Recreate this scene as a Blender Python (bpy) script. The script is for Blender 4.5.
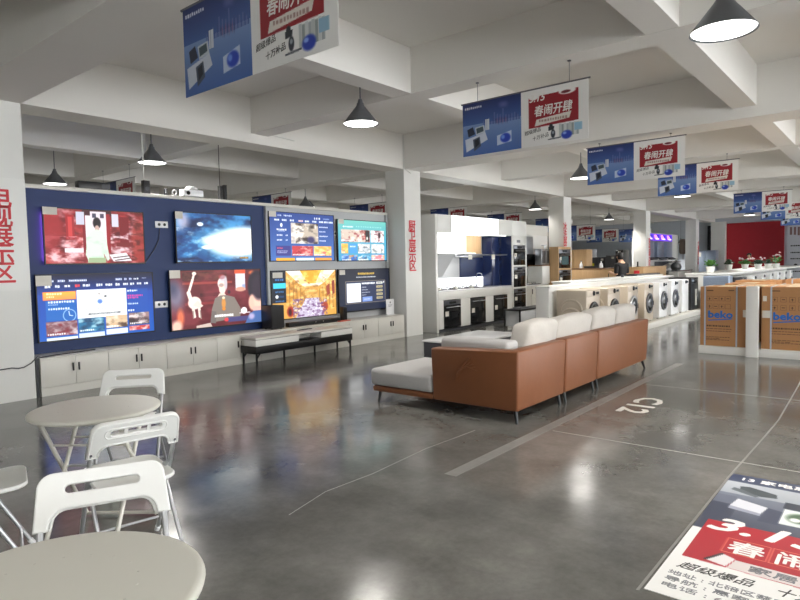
import bpy, bmesh, math, random
import numpy as np
from mathutils import Vector, Matrix

random.seed(7)
SC = bpy.context.scene
COL = SC.collection
for _o in list(bpy.data.objects):
    bpy.data.objects.remove(_o)
R = math.radians
PI = math.pi

# ------------------------------------------------------------------ camera, world, sun, exposure
cam_d = bpy.data.cameras.new('camera')
cam_d.sensor_width = 36.0
cam_d.lens = 609.98 / 800.0 * 36.0
cam_d.clip_start = 0.05
cam_d.clip_end = 200
cam = bpy.data.objects.new('camera', cam_d)
COL.objects.link(cam)
YAW, PITCH, ROLL = 0.6900006544697591, -0.056826574169516614, -0.02098391399115644
_f = Vector((math.cos(PITCH) * math.cos(YAW), math.cos(PITCH) * math.sin(YAW), math.sin(PITCH)))
_r0 = Vector((math.sin(YAW), -math.cos(YAW), 0))
_u0 = _r0.cross(_f)
_r = math.cos(ROLL) * _r0 + math.sin(ROLL) * _u0
_u = -math.sin(ROLL) * _r0 + math.cos(ROLL) * _u0
cam.matrix_world = Matrix(((_r.x, _u.x, -_f.x, 0), (_r.y, _u.y, -_f.y, 0), (_r.z, _u.z, -_f.z, 1.5), (0, 0, 0, 1)))
SC.camera = cam

world = bpy.data.worlds.new('overcast_sky')
SC.world = world
world.use_nodes = True
world.node_tree.nodes['Background'].inputs[0].default_value = (0.97, 0.985, 1.0, 1)
world.node_tree.nodes['Background'].inputs[1].default_value = 10.0

SC.view_settings.view_transform = 'Standard'
SC.view_settings.look = 'None'
SC.view_settings.exposure = 0.12
SC.view_settings.gamma = 1.0
SC.view_settings.use_curve_mapping = False
SC.cycles.max_bounces = 8
SC.cycles.diffuse_bounces = 5
SC.cycles.glossy_bounces = 4
SC.cycles.use_denoising = True
SC.cycles.sample_clamp_indirect = 6.0
LAMP_W = 230.0          # watts of every pendant lamp
LAMP_C = (1.0, 0.96, 0.90)

# ------------------------------------------------------------------ helpers
def lin(c):
    c = np.asarray(c, float)
    return np.where(c <= 0.04045, c / 12.92, ((c + 0.055) / 1.055) ** 2.4)

def s(r, g, b):
    return tuple(float(x) for x in lin((r / 255, g / 255, b / 255)))

def mat(name, col, rough=0.5, metal=0.0, vary=0.06, scale=6.0, emit=None, estr=0.0, coat=0.0, bump=0.0, trans=0.0, alpha=1.0):
    m = bpy.data.materials.new(name)
    m.use_nodes = True
    nt = m.node_tree
    b = nt.nodes['Principled BSDF']
    b.inputs['Roughness'].default_value = rough
    b.inputs['Metallic'].default_value = metal
    b.inputs['Coat Weight'].default_value = coat
    b.inputs['Transmission Weight'].default_value = trans
    if vary > 0 or bump > 0:
        tc = nt.nodes.new('ShaderNodeTexCoord')
        n = nt.nodes.new('ShaderNodeTexNoise')
        n.inputs['Scale'].default_value = scale
        n.inputs['Detail'].default_value = 4
        nt.links.new(tc.outputs['Object'], n.inputs['Vector'])
        mix = nt.nodes.new('ShaderNodeMix')
        mix.data_type = 'RGBA'
        mix.inputs[6].default_value = (*[c * (1 - vary) for c in col], 1)
        mix.inputs[7].default_value = (*[min(1, c * (1 + vary)) for c in col], 1)
        nt.links.new(n.outputs['Fac'], mix.inputs[0])
        nt.links.new(mix.outputs[2], b.inputs['Base Color'])
        if bump > 0:
            bp = nt.nodes.new('ShaderNodeBump')
            bp.inputs['Strength'].default_value = bump
            bp.inputs['Distance'].default_value = 0.01
            nt.links.new(n.outputs['Fac'], bp.inputs['Height'])
            nt.links.new(bp.outputs['Normal'], b.inputs['Normal'])
    else:
        b.inputs['Base Color'].default_value = (*col, 1)
    if emit:
        b.inputs['Emission Color'].default_value = (*emit, 1)
        b.inputs['Emission Strength'].default_value = estr
    return m

def paint_mat(name, emission=0.0, rough=0.5):
    """material whose colour is the picture printed on / shown by the mesh itself"""
    m = bpy.data.materials.new(name)
    m.use_nodes = True
    nt = m.node_tree
    b = nt.nodes['Principled BSDF']
    at = nt.nodes.new('ShaderNodeAttribute')
    at.attribute_name = 'print'
    b.inputs['Roughness'].default_value = rough
    if emission > 0:
        b.inputs['Base Color'].default_value = (0.01, 0.01, 0.01, 1)
        nt.links.new(at.outputs['Color'], b.inputs['Emission Color'])
        b.inputs['Emission Strength'].default_value = emission
    else:
        nt.links.new(at.outputs['Color'], b.inputs['Base Color'])
    return m

def wood_mat(name, c0, c1, rough=0.45):
    m = bpy.data.materials.new(name)
    m.use_nodes = True
    nt = m.node_tree
    b = nt.nodes['Principled BSDF']
    b.inputs['Roughness'].default_value = rough
    tc = nt.nodes.new('ShaderNodeTexCoord')
    mp = nt.nodes.new('ShaderNodeMapping')
    mp.inputs['Scale'].default_value = (9, 9, 0.7)
    n = nt.nodes.new('ShaderNodeTexNoise')
    n.inputs['Scale'].default_value = 3
    n.inputs['Detail'].default_value = 6
    mix = nt.nodes.new('ShaderNodeMix')
    mix.data_type = 'RGBA'
    mix.inputs[6].default_value = (*c0, 1)
    mix.inputs[7].default_value = (*c1, 1)
    nt.links.new(tc.outputs['Object'], mp.inputs['Vector'])
    nt.links.new(mp.outputs['Vector'], n.inputs['Vector'])
    nt.links.new(n.outputs['Fac'], mix.inputs[0])
    nt.links.new(mix.outputs[2], b.inputs['Base Color'])
    return m

def tag(o, label=None, cat=None, group=None, kind=None):
    if label: o['label'] = label
    if cat: o['category'] = cat
    if group: o['group'] = group
    if kind: o['kind'] = kind
    return o

def thing(name, label, cat, loc=(0, 0, 0), rz=0.0, group=None):
    o = bpy.data.objects.new(name, None)
    o.empty_display_size = 0.1
    COL.objects.link(o)
    o.location = loc
    o.rotation_euler = (0, 0, rz)
    return tag(o, label, cat, group)

def link_mesh(name, me, mats, parent=None, loc=None, rot=None):
    o = bpy.data.objects.new(name, me)
    COL.objects.link(o)
    if not isinstance(mats, (list, tuple)):
        mats = [mats]
    if len(me.materials) == 0:
        for m in mats:
            me.materials.append(m)
    if parent: o.parent = parent
    if loc is not None: o.location = loc
    if rot is not None: o.rotation_euler = rot
    return o

class MB:
    def __init__(self):
        self.v = []; self.f = []; self.mi = []
    def add(self, vs, fs, mi=0):
        k = len(self.v)
        self.v += [tuple(p) for p in vs]
        self.f += [tuple(i + k for i in f) for f in fs]
        self.mi += [mi] * len(fs)
        return self
    def box(self, x0, x1, y0, y1, z0, z1, mi=0):
        return self.add([(x0, y0, z0), (x1, y0, z0), (x1, y1, z0), (x0, y1, z0), (x0, y0, z1), (x1, y0, z1), (x1, y1, z1), (x0, y1, z1)],
                        [(3, 2, 1, 0), (4, 5, 6, 7), (0, 1, 5, 4), (1, 2, 6, 5), (2, 3, 7, 6), (3, 0, 4, 7)], mi)
    def hexa(self, b, t, mi=0):
        """b, t: 4 bottom and 4 top corners, counter-clockwise from above"""
        return self.add(list(b) + list(t), [(3, 2, 1, 0), (4, 5, 6, 7), (0, 1, 5, 4), (1, 2, 6, 5), (2, 3, 7, 6), (3, 0, 4, 7)], mi)
    def prism(self, poly, fn0, fn1, mi=0):
        """poly of 2d points; fn0/fn1 map a 2d point to the two end faces"""
        n = len(poly)
        vs = [fn0(p) for p in poly] + [fn1(p) for p in poly]
        fs = [tuple(range(n - 1, -1, -1)), tuple(range(n, 2 * n))]
        fs += [(i, (i + 1) % n, n + (i + 1) % n, n + i) for i in range(n)]
        return self.add(vs, fs, mi)
    def tube(self, path, r, n=10, mi=0, closed=False, r1=None):
        path = [Vector(p) for p in path]
        m = len(path)
        rings = []
        prev = None
        for i, p in enumerate(path):
            if closed:
                t = path[(i + 1) % m] - path[i - 1]
            else:
                t = path[min(i + 1, m - 1)] - path[max(i - 1, 0)]
            t.normalize()
            if prev is None:
                a = Vector((0, 0, 1)) if abs(t.z) < 0.9 else Vector((1, 0, 0))
                a = (a - t * a.dot(t)).normalized()
            else:
                a = (prev - t * prev.dot(t)).normalized()
            prev = a
            b = t.cross(a)
            rr = r if r1 is None else r + (r1 - r) * i / max(1, m - 1)
            rings.append([p + (a * math.cos(2 * PI * k / n) + b * math.sin(2 * PI * k / n)) * rr for k in range(n)])
        vs = [q for ring in rings for q in ring]
        fs = []
        for i in range(m if closed else m - 1):
            j = (i + 1) % m
            for k in range(n):
                l = (k + 1) % n
                fs.append((i * n + k, i * n + l, j * n + l, j * n + k))
        if not closed:
            fs.append(tuple(range(n - 1, -1, -1)))
            fs.append(tuple((m - 1) * n + k for k in range(n)))
        return self.add(vs, fs, mi)
    def lathe(self, prof, c=(0, 0, 0), n=32, mi=0, axis='z', cap=True):
        vs = []
        for (r, h) in prof:
            for k in range(n):
                a = 2 * PI * k / n
                x, y = r * math.cos(a), r * math.sin(a)
                q = (x, y, h) if axis == 'z' else (x, -h, y) if axis == 'y' else (h, x, y)
                vs.append((c[0] + q[0], c[1] + q[1], c[2] + q[2]))
        fs = []
        for i in range(len(prof) - 1):
            for k in range(n):
                l = (k + 1) % n
                fs.append((i * n + k, i * n + l, (i + 1) * n + l, (i + 1) * n + k))
        if cap:
            if prof[0][0] > 1e-4: fs.append(tuple(range(n - 1, -1, -1)))
            if prof[-1][0] > 1e-4: fs.append(tuple((len(prof) - 1) * n + k for k in range(n)))
        return self.add(vs, fs, mi)
    def build(self, name, mats, parent=None, smooth=False, bevel=0.0, loc=None, rot=None, seg=2, subsurf=0):
        me = bpy.data.meshes.new(name)
        me.from_pydata(self.v, [], self.f)
        if not isinstance(mats, (list, tuple)): mats = [mats]
        for m in mats: me.materials.append(m)
        me.polygons.foreach_set('material_index', self.mi)
        bm = bmesh.new(); bm.from_mesh(me)
        bmesh.ops.remove_doubles(bm, verts=bm.verts, dist=1e-5)
        bmesh.ops.recalc_face_normals(bm, faces=bm.faces)
        if bevel > 0:
            ed = [e for e in bm.edges if len(e.link_faces) == 2 and e.calc_face_angle(0) > 0.6]
            bmesh.ops.bevel(bm, geom=ed, offset=bevel, segments=seg, profile=0.5, affect='EDGES', clamp_overlap=True)
        bm.to_mesh(me); bm.free()
        if smooth or bevel > 0:
            me.polygons.foreach_set('use_smooth', [True] * len(me.polygons))
            try: me.set_sharp_from_angle(angle=R(40))
            except Exception: pass
        o = link_mesh(name, me, mats, parent, loc, rot)
        if subsurf:
            md = o.modifiers.new('soft', 'SUBSURF'); md.levels = subsurf; md.render_levels = subsurf
            me.polygons.foreach_set('use_smooth', [True] * len(me.polygons))
        return o

def B(x0, x1, y0, y1, z0, z1):
    return MB().box(x0, x1, y0, y1, z0, z1)

def dup(root, loc, rz=None, label=None, group=None):
    """copy of a thing with copies of its parts and sub-parts (mesh data shared)"""
    r = root.copy(); COL.objects.link(r)
    r.location = loc
    if rz is not None: r.rotation_euler = (0, 0, rz)
    if label: r['label'] = label
    if group: r['group'] = group
    for ch in list(root.children):
        c = ch.copy(); COL.objects.link(c); c.parent = r
        for g in list(ch.children):
            d = g.copy(); COL.objects.link(d); d.parent = c
    return r

def struct(name, mb, m, label=None, **k):
    o = mb.build(name, m, **k)
    o['kind'] = 'structure'
    if label: o['label'] = label
    o['category'] = name.split('_')[0] if not name.startswith('ceiling_b') else 'beam'
    return o

def curve_mesh(cu):
    o = bpy.data.objects.new('tmp', cu)
    COL.objects.link(o)
    dg = bpy.context.evaluated_depsgraph_get()
    me = bpy.data.meshes.new_from_object(o.evaluated_get(dg))
    bpy.data.objects.remove(o)
    return me

def text_obj(name, body, size, m, parent, loc, rot=(PI / 2, 0, 0), bold=0.0, shear=0.0, width=None, line=1.0, thick=0.0012, align='CENTER', narrow=1.0):
    """raised lettering lying in its own x-y plane; default stands upright and faces -y"""
    cu = bpy.data.curves.new(name, 'FONT')
    cu.body = body; cu.size = size; cu.align_x = align; cu.align_y = 'CENTER'
    cu.shear = shear; cu.space_line = line
    cu.extrude = thick / 2; cu.resolution_u = 2
    me = curve_mesh(cu)
    me.name = name
    if len(me.vertices):
        co = np.zeros(len(me.vertices) * 3); me.vertices.foreach_get('co', co); co = co.reshape(-1, 3)
        c = (co.min(0) + co.max(0)) / 2
        w = co[:, 0].max() - co[:, 0].min()
        if align == 'CENTER': co[:, 0] -= c[0]
        co[:, 1] -= c[1]
        if width: co[:, 0] *= width / max(w, 1e-6)
        me.vertices.foreach_set('co', co.ravel())
        if bold > 0:                                    # heavier strokes: the glyphs struck again, slightly shifted
            bm = bmesh.new()
            d = bold * size
            for i, (dx, dy) in enumerate(((0, 0), (d, 0), (-d, 0), (0, d), (0, -d), (d * .7, d * .7), (-d * .7, -d * .7))):
                k = len(bm.verts); bm.from_mesh(me); bm.verts.ensure_lookup_table()
                for v in bm.verts[k:]: v.co += Vector((dx, dy, .00003 * i))
            bm.to_mesh(me); bm.free()
    me.materials.clear()
    return link_mesh(name, me, m, parent, loc, rot)

def plate(name, outlines, thick, m, parent, bevel=0.0, loc=None, rot=None):
    """flat plate of 2d outlines (holes allowed), extruded both ways, in its x-y plane"""
    cu = bpy.data.curves.new(name, 'CURVE')
    cu.dimensions = '2D'; cu.fill_mode = 'BOTH'
    for pts in outlines:
        sp = cu.splines.new('POLY'); sp.points.add(len(pts) - 1)
        for q, p in zip(sp.points, pts): q.co = (p[0], p[1], 0, 1)
        sp.use_cyclic_u = True
    cu.extrude = max(thick / 2 - bevel, 0.0005); cu.bevel_depth = bevel; cu.bevel_resolution = 2
    cu.offset = -bevel
    me = curve_mesh(cu); me.name = name
    me.materials.clear()
    return link_mesh(name, me, m, parent, loc, rot)

def rr(x0, x1, y0, y1, r, n=6):
    """rounded rectangle outline"""
    out = []
    for cx, cy, a0 in ((x1 - r, y1 - r, 0), (x0 + r, y1 - r, 90), (x0 + r, y0 + r, 180), (x1 - r, y0 + r, 270)):
        for k in range(n + 1):
            a = R(a0 + 90 * k / n)
            out.append((cx + r * math.cos(a), cy + r * math.sin(a)))
    return out

# ------------------------------------------------------------------ pictures (screens, banners, posters) painted cell by cell
class Canvas:
    def __init__(self, w, h, bg=(0, 0, 0)):
        self.k = 3
        self.w, self.h = w, h
        W, H = w * self.k, h * self.k
        self.a = np.zeros((H, W, 3)); self.a[:] = np.array(bg) / 255.0
        self.X, self.Y = np.meshgrid((np.arange(W) + .5) / W, (np.arange(H) + .5) / H)
    def put(self, m, c, al=1.0):
        m = (m * al)[..., None]
        self.a = self.a * (1 - m) + m * (np.array(c) / 255.0)
        return self
    def rect(self, x0, y0, x1, y1, c, al=1.0):
        return self.put(((self.X >= x0) & (self.X < x1) & (self.Y >= y0) & (self.Y < y1)).astype(float), c, al)
    def grad(self, x0, y0, x1, y1, c0, c1, ax='y'):
        m = ((self.X >= x0) & (self.X < x1) & (self.Y >= y0) & (self.Y < y1)).astype(float)[..., None]
        t = ((self.Y - y0) / (y1 - y0) if ax == 'y' else (self.X - x0) / (x1 - x0)).clip(0, 1)[..., None]
        col = (np.array(c0) * (1 - t) + np.array(c1) * t) / 255.0
        self.a = self.a * (1 - m) + m * col
        return self
    def ell(self, cx, cy, rx, ry, c, soft=0.05, al=1.0):
        d = np.sqrt(((self.X - cx) / rx) ** 2 + ((self.Y - cy) / ry) ** 2)
        return self.put(((1 - d) / max(soft, 1e-3)).clip(0, 1), c, al)
    def poly(self, pts, c, al=1.0):
        m = np.zeros(self.X.shape, bool)
        n = len(pts)
        for i in range(n):
            (xa, ya), (xb, yb) = pts[i], pts[(i + 1) % n]
            if ya == yb: continue
            cond = (ya > self.Y) != (yb > self.Y)
            m ^= cond & (self.X < (xb - xa) * (self.Y - ya) / (yb - ya) + xa)
        return self.put(m.astype(float), c, al)
    def line(self, x0, y0, x1, y1, w, c, al=1.0):
        asp = self.h / self.w
        dx, dy = x1 - x0, (y1 - y0) * asp
        L = max(dx * dx + dy * dy, 1e-9)
        t = (((self.X - x0) * dx + (self.Y - y0) * asp * dy) / L).clip(0, 1)
        d = np.hypot(self.X - x0 - t * dx, (self.Y - y0) * asp - t * dy)
        return self.put((d < w / 2).astype(float), c, al)
    def cloud(self, c, scale=6, amt=0.5, seed=0, x0=0, y0=0, x1=1, y1=1, lo=0.45):
        rg = np.random.RandomState(seed)
        t = np.zeros(self.X.shape)
        for o in range(4):
            n = scale * 2 ** o
            g = rg.rand(n + 2, n + 2)
            xs, ys = self.X * n, self.Y * n
            xi, yi = xs.astype(int), ys.astype(int)
            fx, fy = xs - xi, ys - yi
            fx = fx * fx * (3 - 2 * fx); fy = fy * fy * (3 - 2 * fy)
            t += (g[yi, xi] * (1 - fx) * (1 - fy) + g[yi, xi + 1] * fx * (1 - fy) + g[yi + 1, xi] * (1 - fx) * fy + g[yi + 1, xi + 1] * fx * fy) / 2 ** o
        t /= 1.875
        m = ((t - lo) / (1 - lo) * 2.2).clip(0, 1) * ((self.X >= x0) & (self.X < x1) & (self.Y >= y0) & (self.Y < y1))
        return self.put(m, c, amt)
    def marks(self, x0, y, x1, h, c, seed=0, gap=0.3, al=0.9):
        """a line of illegible small writing"""
        rg = random.Random(seed)
        x = x0
        u = h * self.h / self.w
        while x < x1 - u * .3:
            w = u * rg.uniform(.5, .9)
            self.rect(x, y - h / 2 * rg.uniform(.7, 1), min(x + w, x1), y + h / 2 * rg.uniform(.7, 1), c, al)
            x += w + u * gap
        return self
    def mesh(self, name, W, H, flat=False):
        """mesh of w x h coloured cells, x 0..W, upright (z 0..H, facing -y) or flat (y 0..H, facing up)"""
        k, w, h = self.k, self.w, self.h
        px = lin(self.a.reshape(h, k, w, k, 3).mean((1, 3)).clip(0, 1))
        xs = np.linspace(0, W, w + 1); ys = np.linspace(H, 0, h + 1)
        GX, GY = np.meshgrid(xs, ys)
        Z = np.zeros_like(GX)
        co = np.stack([GX, GY, Z] if flat else [GX, Z, GY], -1).reshape(-1, 3)
        I = np.arange((w + 1) * (h + 1)).reshape(h + 1, w + 1)
        F = np.stack([I[1:, :-1], I[1:, 1:], I[:-1, 1:], I[:-1, :-1]], -1).reshape(-1, 4)
        me = bpy.data.meshes.new(name)
        me.vertices.add(len(co)); me.vertices.foreach_set('co', co.ravel())
        me.loops.add(F.size); me.loops.foreach_set('vertex_index', F.ravel().astype(np.int32))
        me.polygons.add(len(F))
        me.polygons.foreach_set('loop_start', np.arange(0, F.size, 4, dtype=np.int32))
        me.update(calc_edges=True)
        at = me.color_attributes.new('print', 'FLOAT_COLOR', 'CORNER')
        c4 = np.ones((len(F), 4, 4)); c4[..., :3] = px.reshape(-1, 1, 3)
        at.data.foreach_set('color', c4.ravel())
        return me

# ------------------------------------------------------------------ materials
def floor_material():
    m = bpy.data.materials.new('polished_concrete'); m.use_nodes = True
    nt = m.node_tree; b = nt.nodes['Principled BSDF']; N = nt.nodes.new; L = nt.links.new
    tc = N('ShaderNodeTexCoord')
    def noise(scale, det, rough=.55, sc=(1, 1, 1)):
        mp = N('ShaderNodeMapping'); mp.inputs['Scale'].default_value = sc
        L(tc.outputs['Object'], mp.inputs['Vector'])
        n = N('ShaderNodeTexNoise'); n.inputs['Scale'].default_value = scale; n.inputs['Detail'].default_value = det
        n.inputs['Roughness'].default_value = rough
        L(mp.outputs['Vector'], n.inputs['Vector']); return n
    def ramp(n, p0, c0, p1, c1):
        r = N('ShaderNodeValToRGB'); e = r.color_ramp.elements
        e[0].position, e[0].color = p0, (*c0, 1); e[1].position, e[1].color = p1, (*c1, 1)
        L(n.outputs['Fac'], r.inputs['Fac']); return r
    def mul(a, bb, fac=1.0, mode='MULTIPLY'):
        x = N('ShaderNodeMix'); x.data_type = 'RGBA'; x.blend_type = mode; x.inputs[0].default_value = fac
        L(a, x.inputs[6]); L(bb, x.inputs[7]); return x.outputs[2]
    big = ramp(noise(.45, 5, .6), .3, s(92, 91, 88), .72, s(132, 131, 126))
    mid = ramp(noise(2.3, 8, .62, (1, .7, 1)),   .30, (.54, .54, .54), .66, (1.0, 1.0, 1.0))
    fine = ramp(noise(24, 6, .7), .35, (.88, .88, .88), .65, (1.05, 1.05, 1.05))
    stain = ramp(noise(.9, 6, .65, (1.6, .8, 1)), .60, (1, 1, 1), .74, (.52, .52, .53))
    c = mul(big.outputs[0], mid.outputs[0]); c = mul(c, fine.outputs[0]); c = mul(c, stain.outputs[0], .95)
    L(c, b.inputs['Base Color'])
    rr_ = ramp(noise(1.7, 6), .3, (.09, .09, .09), .75, (.22, .22, .22))
    L(rr_.outputs[0], b.inputs['Roughness'])
    b.inputs['IOR'].default_value = 1.5
    bp = N('ShaderNodeBump'); bp.inputs['Strength'].default_value = .04; bp.inputs['Distance'].default_value = .02
    n = noise(5, 4); L(n.outputs['Fac'], bp.inputs['Height']); L(bp.outputs['Normal'], b.inputs['Normal'])
    return m

M = {}
M['floor'] = floor_material()
M['plaster'] = mat('white_plaster', s(229, 227, 222), .75, vary=.03, scale=1.2)
M['plaster_column'] = mat('column_plaster', s(222, 222, 218), .7, vary=.04, scale=2)
M['wall_grey'] = mat('grey_wall_paint', s(186, 193, 202), .7)
M['red_wall'] = mat('red_wall_paint', s(178, 36, 48), .6)
M['blue_panel'] = mat('navy_display_panel', s(26, 50, 98), .55, vary=.05, scale=3)
M['grey_panel'] = mat('light_grey_display_panel', s(186, 188, 190), .5, vary=.03)
M['white_lam'] = mat('white_laminate', s(226, 226, 222), .35, vary=.02)
M['cream_lam'] = mat('cream_laminate', s(212, 210, 202), .4, vary=.025)
M['white_gloss'] = mat('white_gloss_enamel', s(236, 237, 238), .18, vary=.01)
M['black_gloss'] = mat('black_glass', s(16, 17, 20), .08, vary=0)
M['black'] = mat('black_plastic', s(26, 26, 28), .4, vary=.05)
M['black_metal'] = mat('black_metal', s(22, 22, 24), .35, .3, vary=.05)
M['dark_grey'] = mat('dark_grey_lacquer', s(62, 64, 70), .35, vary=.03)
M['steel'] = mat('brushed_steel', s(176, 178, 182), .28, .9, vary=.08, scale=14)
M['steel_dark'] = mat('dark_steel', s(110, 112, 118), .3, .8, vary=.08)
M['shade'] = mat('grey_enamel_shade', s(112, 115, 120), .35, .5, vary=.05)
M['shade_in'] = mat('white_shade_inside', s(240, 240, 238), .4, vary=0)
M['bulb'] = mat('lamp_glow', (1, 1, 1), .3, vary=0, emit=(1.0, .98, .95), estr=6)
M['chair_white'] = mat('white_chair_plastic', s(232, 233, 230), .32, vary=.015)
M['table_white'] = mat('ivory_table_top', s(214, 213, 203), .38, vary=.015)
M['tube_white'] = mat('pale_enamelled_tube', s(205, 203, 194), .3, .2, vary=.03)
M['chrome'] = mat('chrome_tube', s(188, 190, 193), .28, .6, vary=.03)
M['leather'] = mat('tan_leather', s(122, 74, 44), .45, vary=.07, scale=9, bump=.15)
M['fabric'] = mat('light_grey_fabric', s(172, 171, 170), .9, vary=.05, scale=40, bump=.2)
M['fabric2'] = mat('pale_cushion_fabric', s(184, 180, 174), .9, vary=.05, scale=30, bump=.25)
M['red_ink'] = mat('red_lettering', s(205, 38, 50), .5, vary=0)
M['white_ink'] = mat('white_lettering', s(236, 234, 230), .5, vary=0)
M['black_ink'] = mat('black_lettering', s(34, 34, 36), .5, vary=0)
M['blue_ink'] = mat('blue_logo_ink', s(36, 104, 186), .5, vary=0)
M['brown_ink'] = mat('brown_carton_ink', s(92, 66, 46), .6, vary=0)
M['grey_ink'] = mat('grey_lettering', s(120, 122, 128), .5, vary=0)
M['floor_paint'] = mat('white_floor_paint', s(206, 204, 198), .45, vary=.08, scale=30)
M['tape'] = mat('worn_floor_tape', s(124, 123, 119), .4, vary=.3, scale=9)
M['line'] = mat('sawn_joint', s(148, 147, 142), .5, vary=.2, scale=20)
M['card'] = mat('brown_cardboard', s(180, 132, 88), .75, vary=.05, scale=12)
M['card_dark'] = mat('inner_cardboard', s(148, 100, 62), .75, vary=.05)
M['strap'] = mat('pale_blue_strap', s(176, 190, 204), .35, vary=.03)
M['tape_clear'] = mat('beige_packing_tape', s(206, 184, 148), .3, vary=.03)
M['wood'] = wood_mat('oak_veneer', s(176, 140, 98), s(206, 172, 128))
M['wood_dark'] = wood_mat('brown_wood', s(110, 80, 54), s(140, 104, 72))
M['beige_metal'] = mat('champagne_enamel', s(200, 188, 170), .3, .08, vary=.03)
M['glass_dark'] = mat('smoked_door_glass', s(24, 26, 30), .06, vary=0)
M['navy_glass'] = mat('navy_glass_panel', s(34, 46, 84), .12, vary=.03)
M['light_panel'] = mat('lit_panel', (1, 1, 1), .4, vary=0, emit=(.93, .97, 1.0), estr=1.5)
M['led'] = mat('led_strip', (1, 1, 1), .4, vary=0, emit=(1, .97, .9), estr=2.5)
M['label'] = mat('paper_label', s(214, 210, 200), .6, vary=.02)
M['screen'] = paint_mat('lit_screen', 1.35)
M['print'] = paint_mat('printed_vinyl', 0, .45)
M['screen_dim'] = paint_mat('lit_signboard', 1.6)
M['skin'] = mat('skin', s(206, 160, 130), .55, vary=.03)
M['hair'] = mat('black_hair', s(20, 18, 18), .5, vary=.1)
M['shirt'] = mat('black_shirt', s(22, 22, 25), .8, vary=.1)
M['trouser'] = mat('dark_trousers', s(36, 38, 46), .8, vary=.1)
M['uniform'] = mat('red_uniform', s(170, 40, 40), .8, vary=.1)
M['leaf'] = mat('green_leaf', s(72, 120, 52), .5, vary=.3, scale=12)
M['leaf_dark'] = mat('dark_green_leaf', s(40, 66, 40), .5, vary=.3, scale=12)
M['petal'] = mat('pale_petal', s(206, 170, 178), .6, vary=.1)
M['pot'] = mat('white_pot', s(222, 222, 218), .3, vary=.02)
M['dark_void'] = mat('dark_void_paint', s(36, 37, 42), .7, vary=.05)  # near-black colour that paints the doorway's darkness
M['pale_blue'] = mat('pale_blue_steel', s(150, 164, 184), .3, .4, vary=.04)

# ------------------------------------------------------------------ the setting
XA, XB, YA, YB = -8.0, 37.0, -9.0, 19.5
ZS, ZM, Z2 = 4.19, 3.48, 3.63                       # slab, main beams, secondary beams
struct('floor', B(XA, XB, YA, YB, -.2, 0), M['floor'], 'polished grey concrete floor of the hall')
struct('ceiling', B(XA, XB, YA, YB, ZS, ZS + .2), M['plaster'], 'white plastered ceiling slab')
struct('wall_far', B(XB, XB + .2, YA, YB, 0, ZS), M['wall_grey'], 'grey wall at the far end of the hall')
struct('wall_back', B(XA, XB, YB, YB + .2, 0, ZS), M['plaster'], 'white wall behind the display partitions')
struct('wall_left', B(XA - .2, XA, YA, YB, 0, ZS), M['plaster'], 'white wall behind the viewer')
wf = MB()
wf.box(XA, XB, YA - .2, YA, 0, .5); wf.box(XA, XB, YA - .2, YA, 3.2, ZS)
for k in range(13):
    x = XA + k * 3.7
    wf.box(x, min(x + .6, XB), YA - .2, YA, .5, 3.2)
struct('wall_front', wf, M['plaster'], 'shop front wall with window openings')
main_x = [2.5, 10.2, 17.9, 25.6, 33.3]
for i, x in enumerate([-5.2] + main_x):
    struct('ceiling_beam', B(x - .3, x + .3, YA, YB, ZM, ZS), M['plaster'], 'deep white crosswise ceiling beam')
for i, y in enumerate((-1.45, 8.25, 17.9)):
    struct('ceiling_beam', B(XA, XB, y - .25, y + .25, ZM + .003, ZS), M['plaster'], 'deep white lengthwise ceiling beam')
for x in (-1.35, 6.25, 14.05, 21.75, 29.45):
    struct('ceiling_beam', B(x - .17, x + .17, YA, YB, Z2, ZS), M['plaster'], 'shallower white crosswise ceiling beam')
for y in (-4.65, 1.78, 4.92, 11.4, 14.6):
    struct('ceiling_beam', B(XA, XB, y - .15, y + .15, Z2 + .003, ZS), M['plaster'], 'shallower white lengthwise ceiling beam')
for x in main_x:
    for y in (8.25, -1.45, 17.9):
        struct('column', B(x - .3 if x > 3 else 2.2, x + .25 if x > 3 else 2.8, y - .25, y + .25, 0, ZM), M['plaster_column'], 'square white plastered column')
# red wall and pale pillars at the far end
struct('wall_red', B(36.85, 36.99, 4.75, 7.4, 0, 3.38), M['red_wall'], 'dark red feature wall behind the far counter')
struct('wall_pillar', B(36.5, 36.99, 7.42, 8.1, 0, ZM), M['plaster_column'], 'pale pillar beside the red wall')
# conduits on beams and columns
cd = MB(); cd.tube([(6.46, 7.98, 4.17), (6.46, 7.98, 3.66), (6.95, 7.98, 3.64)], .012, 6)
tag(struct('trim_1', cd, M['plaster_column'], 'thin white cable conduit running down the beam'), cat='conduit')
cd = MB(); cd.tube([(9.87, 7.975, 4.17), (9.87, 7.975, 3.5), (10.1, 7.975, 3.42)], .014, 6)
tag(struct('trim_2', cd, M['plaster_column'], 'thin white cable conduit in the beam corner'), cat='conduit')
cd = MB(); cd.tube([(19.0, 3.6, 3.42), (19.0, 4.9, 3.42), (19.0, 4.9, 3.6)], .025, 6); cd.tube([(19, 3.6, 3.42), (19, 3.6, 3.6)], .02, 6)
tag(struct('trim_3', cd, M['steel_dark'], 'grey cable tray pipe under the ceiling'), cat='conduit')
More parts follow.
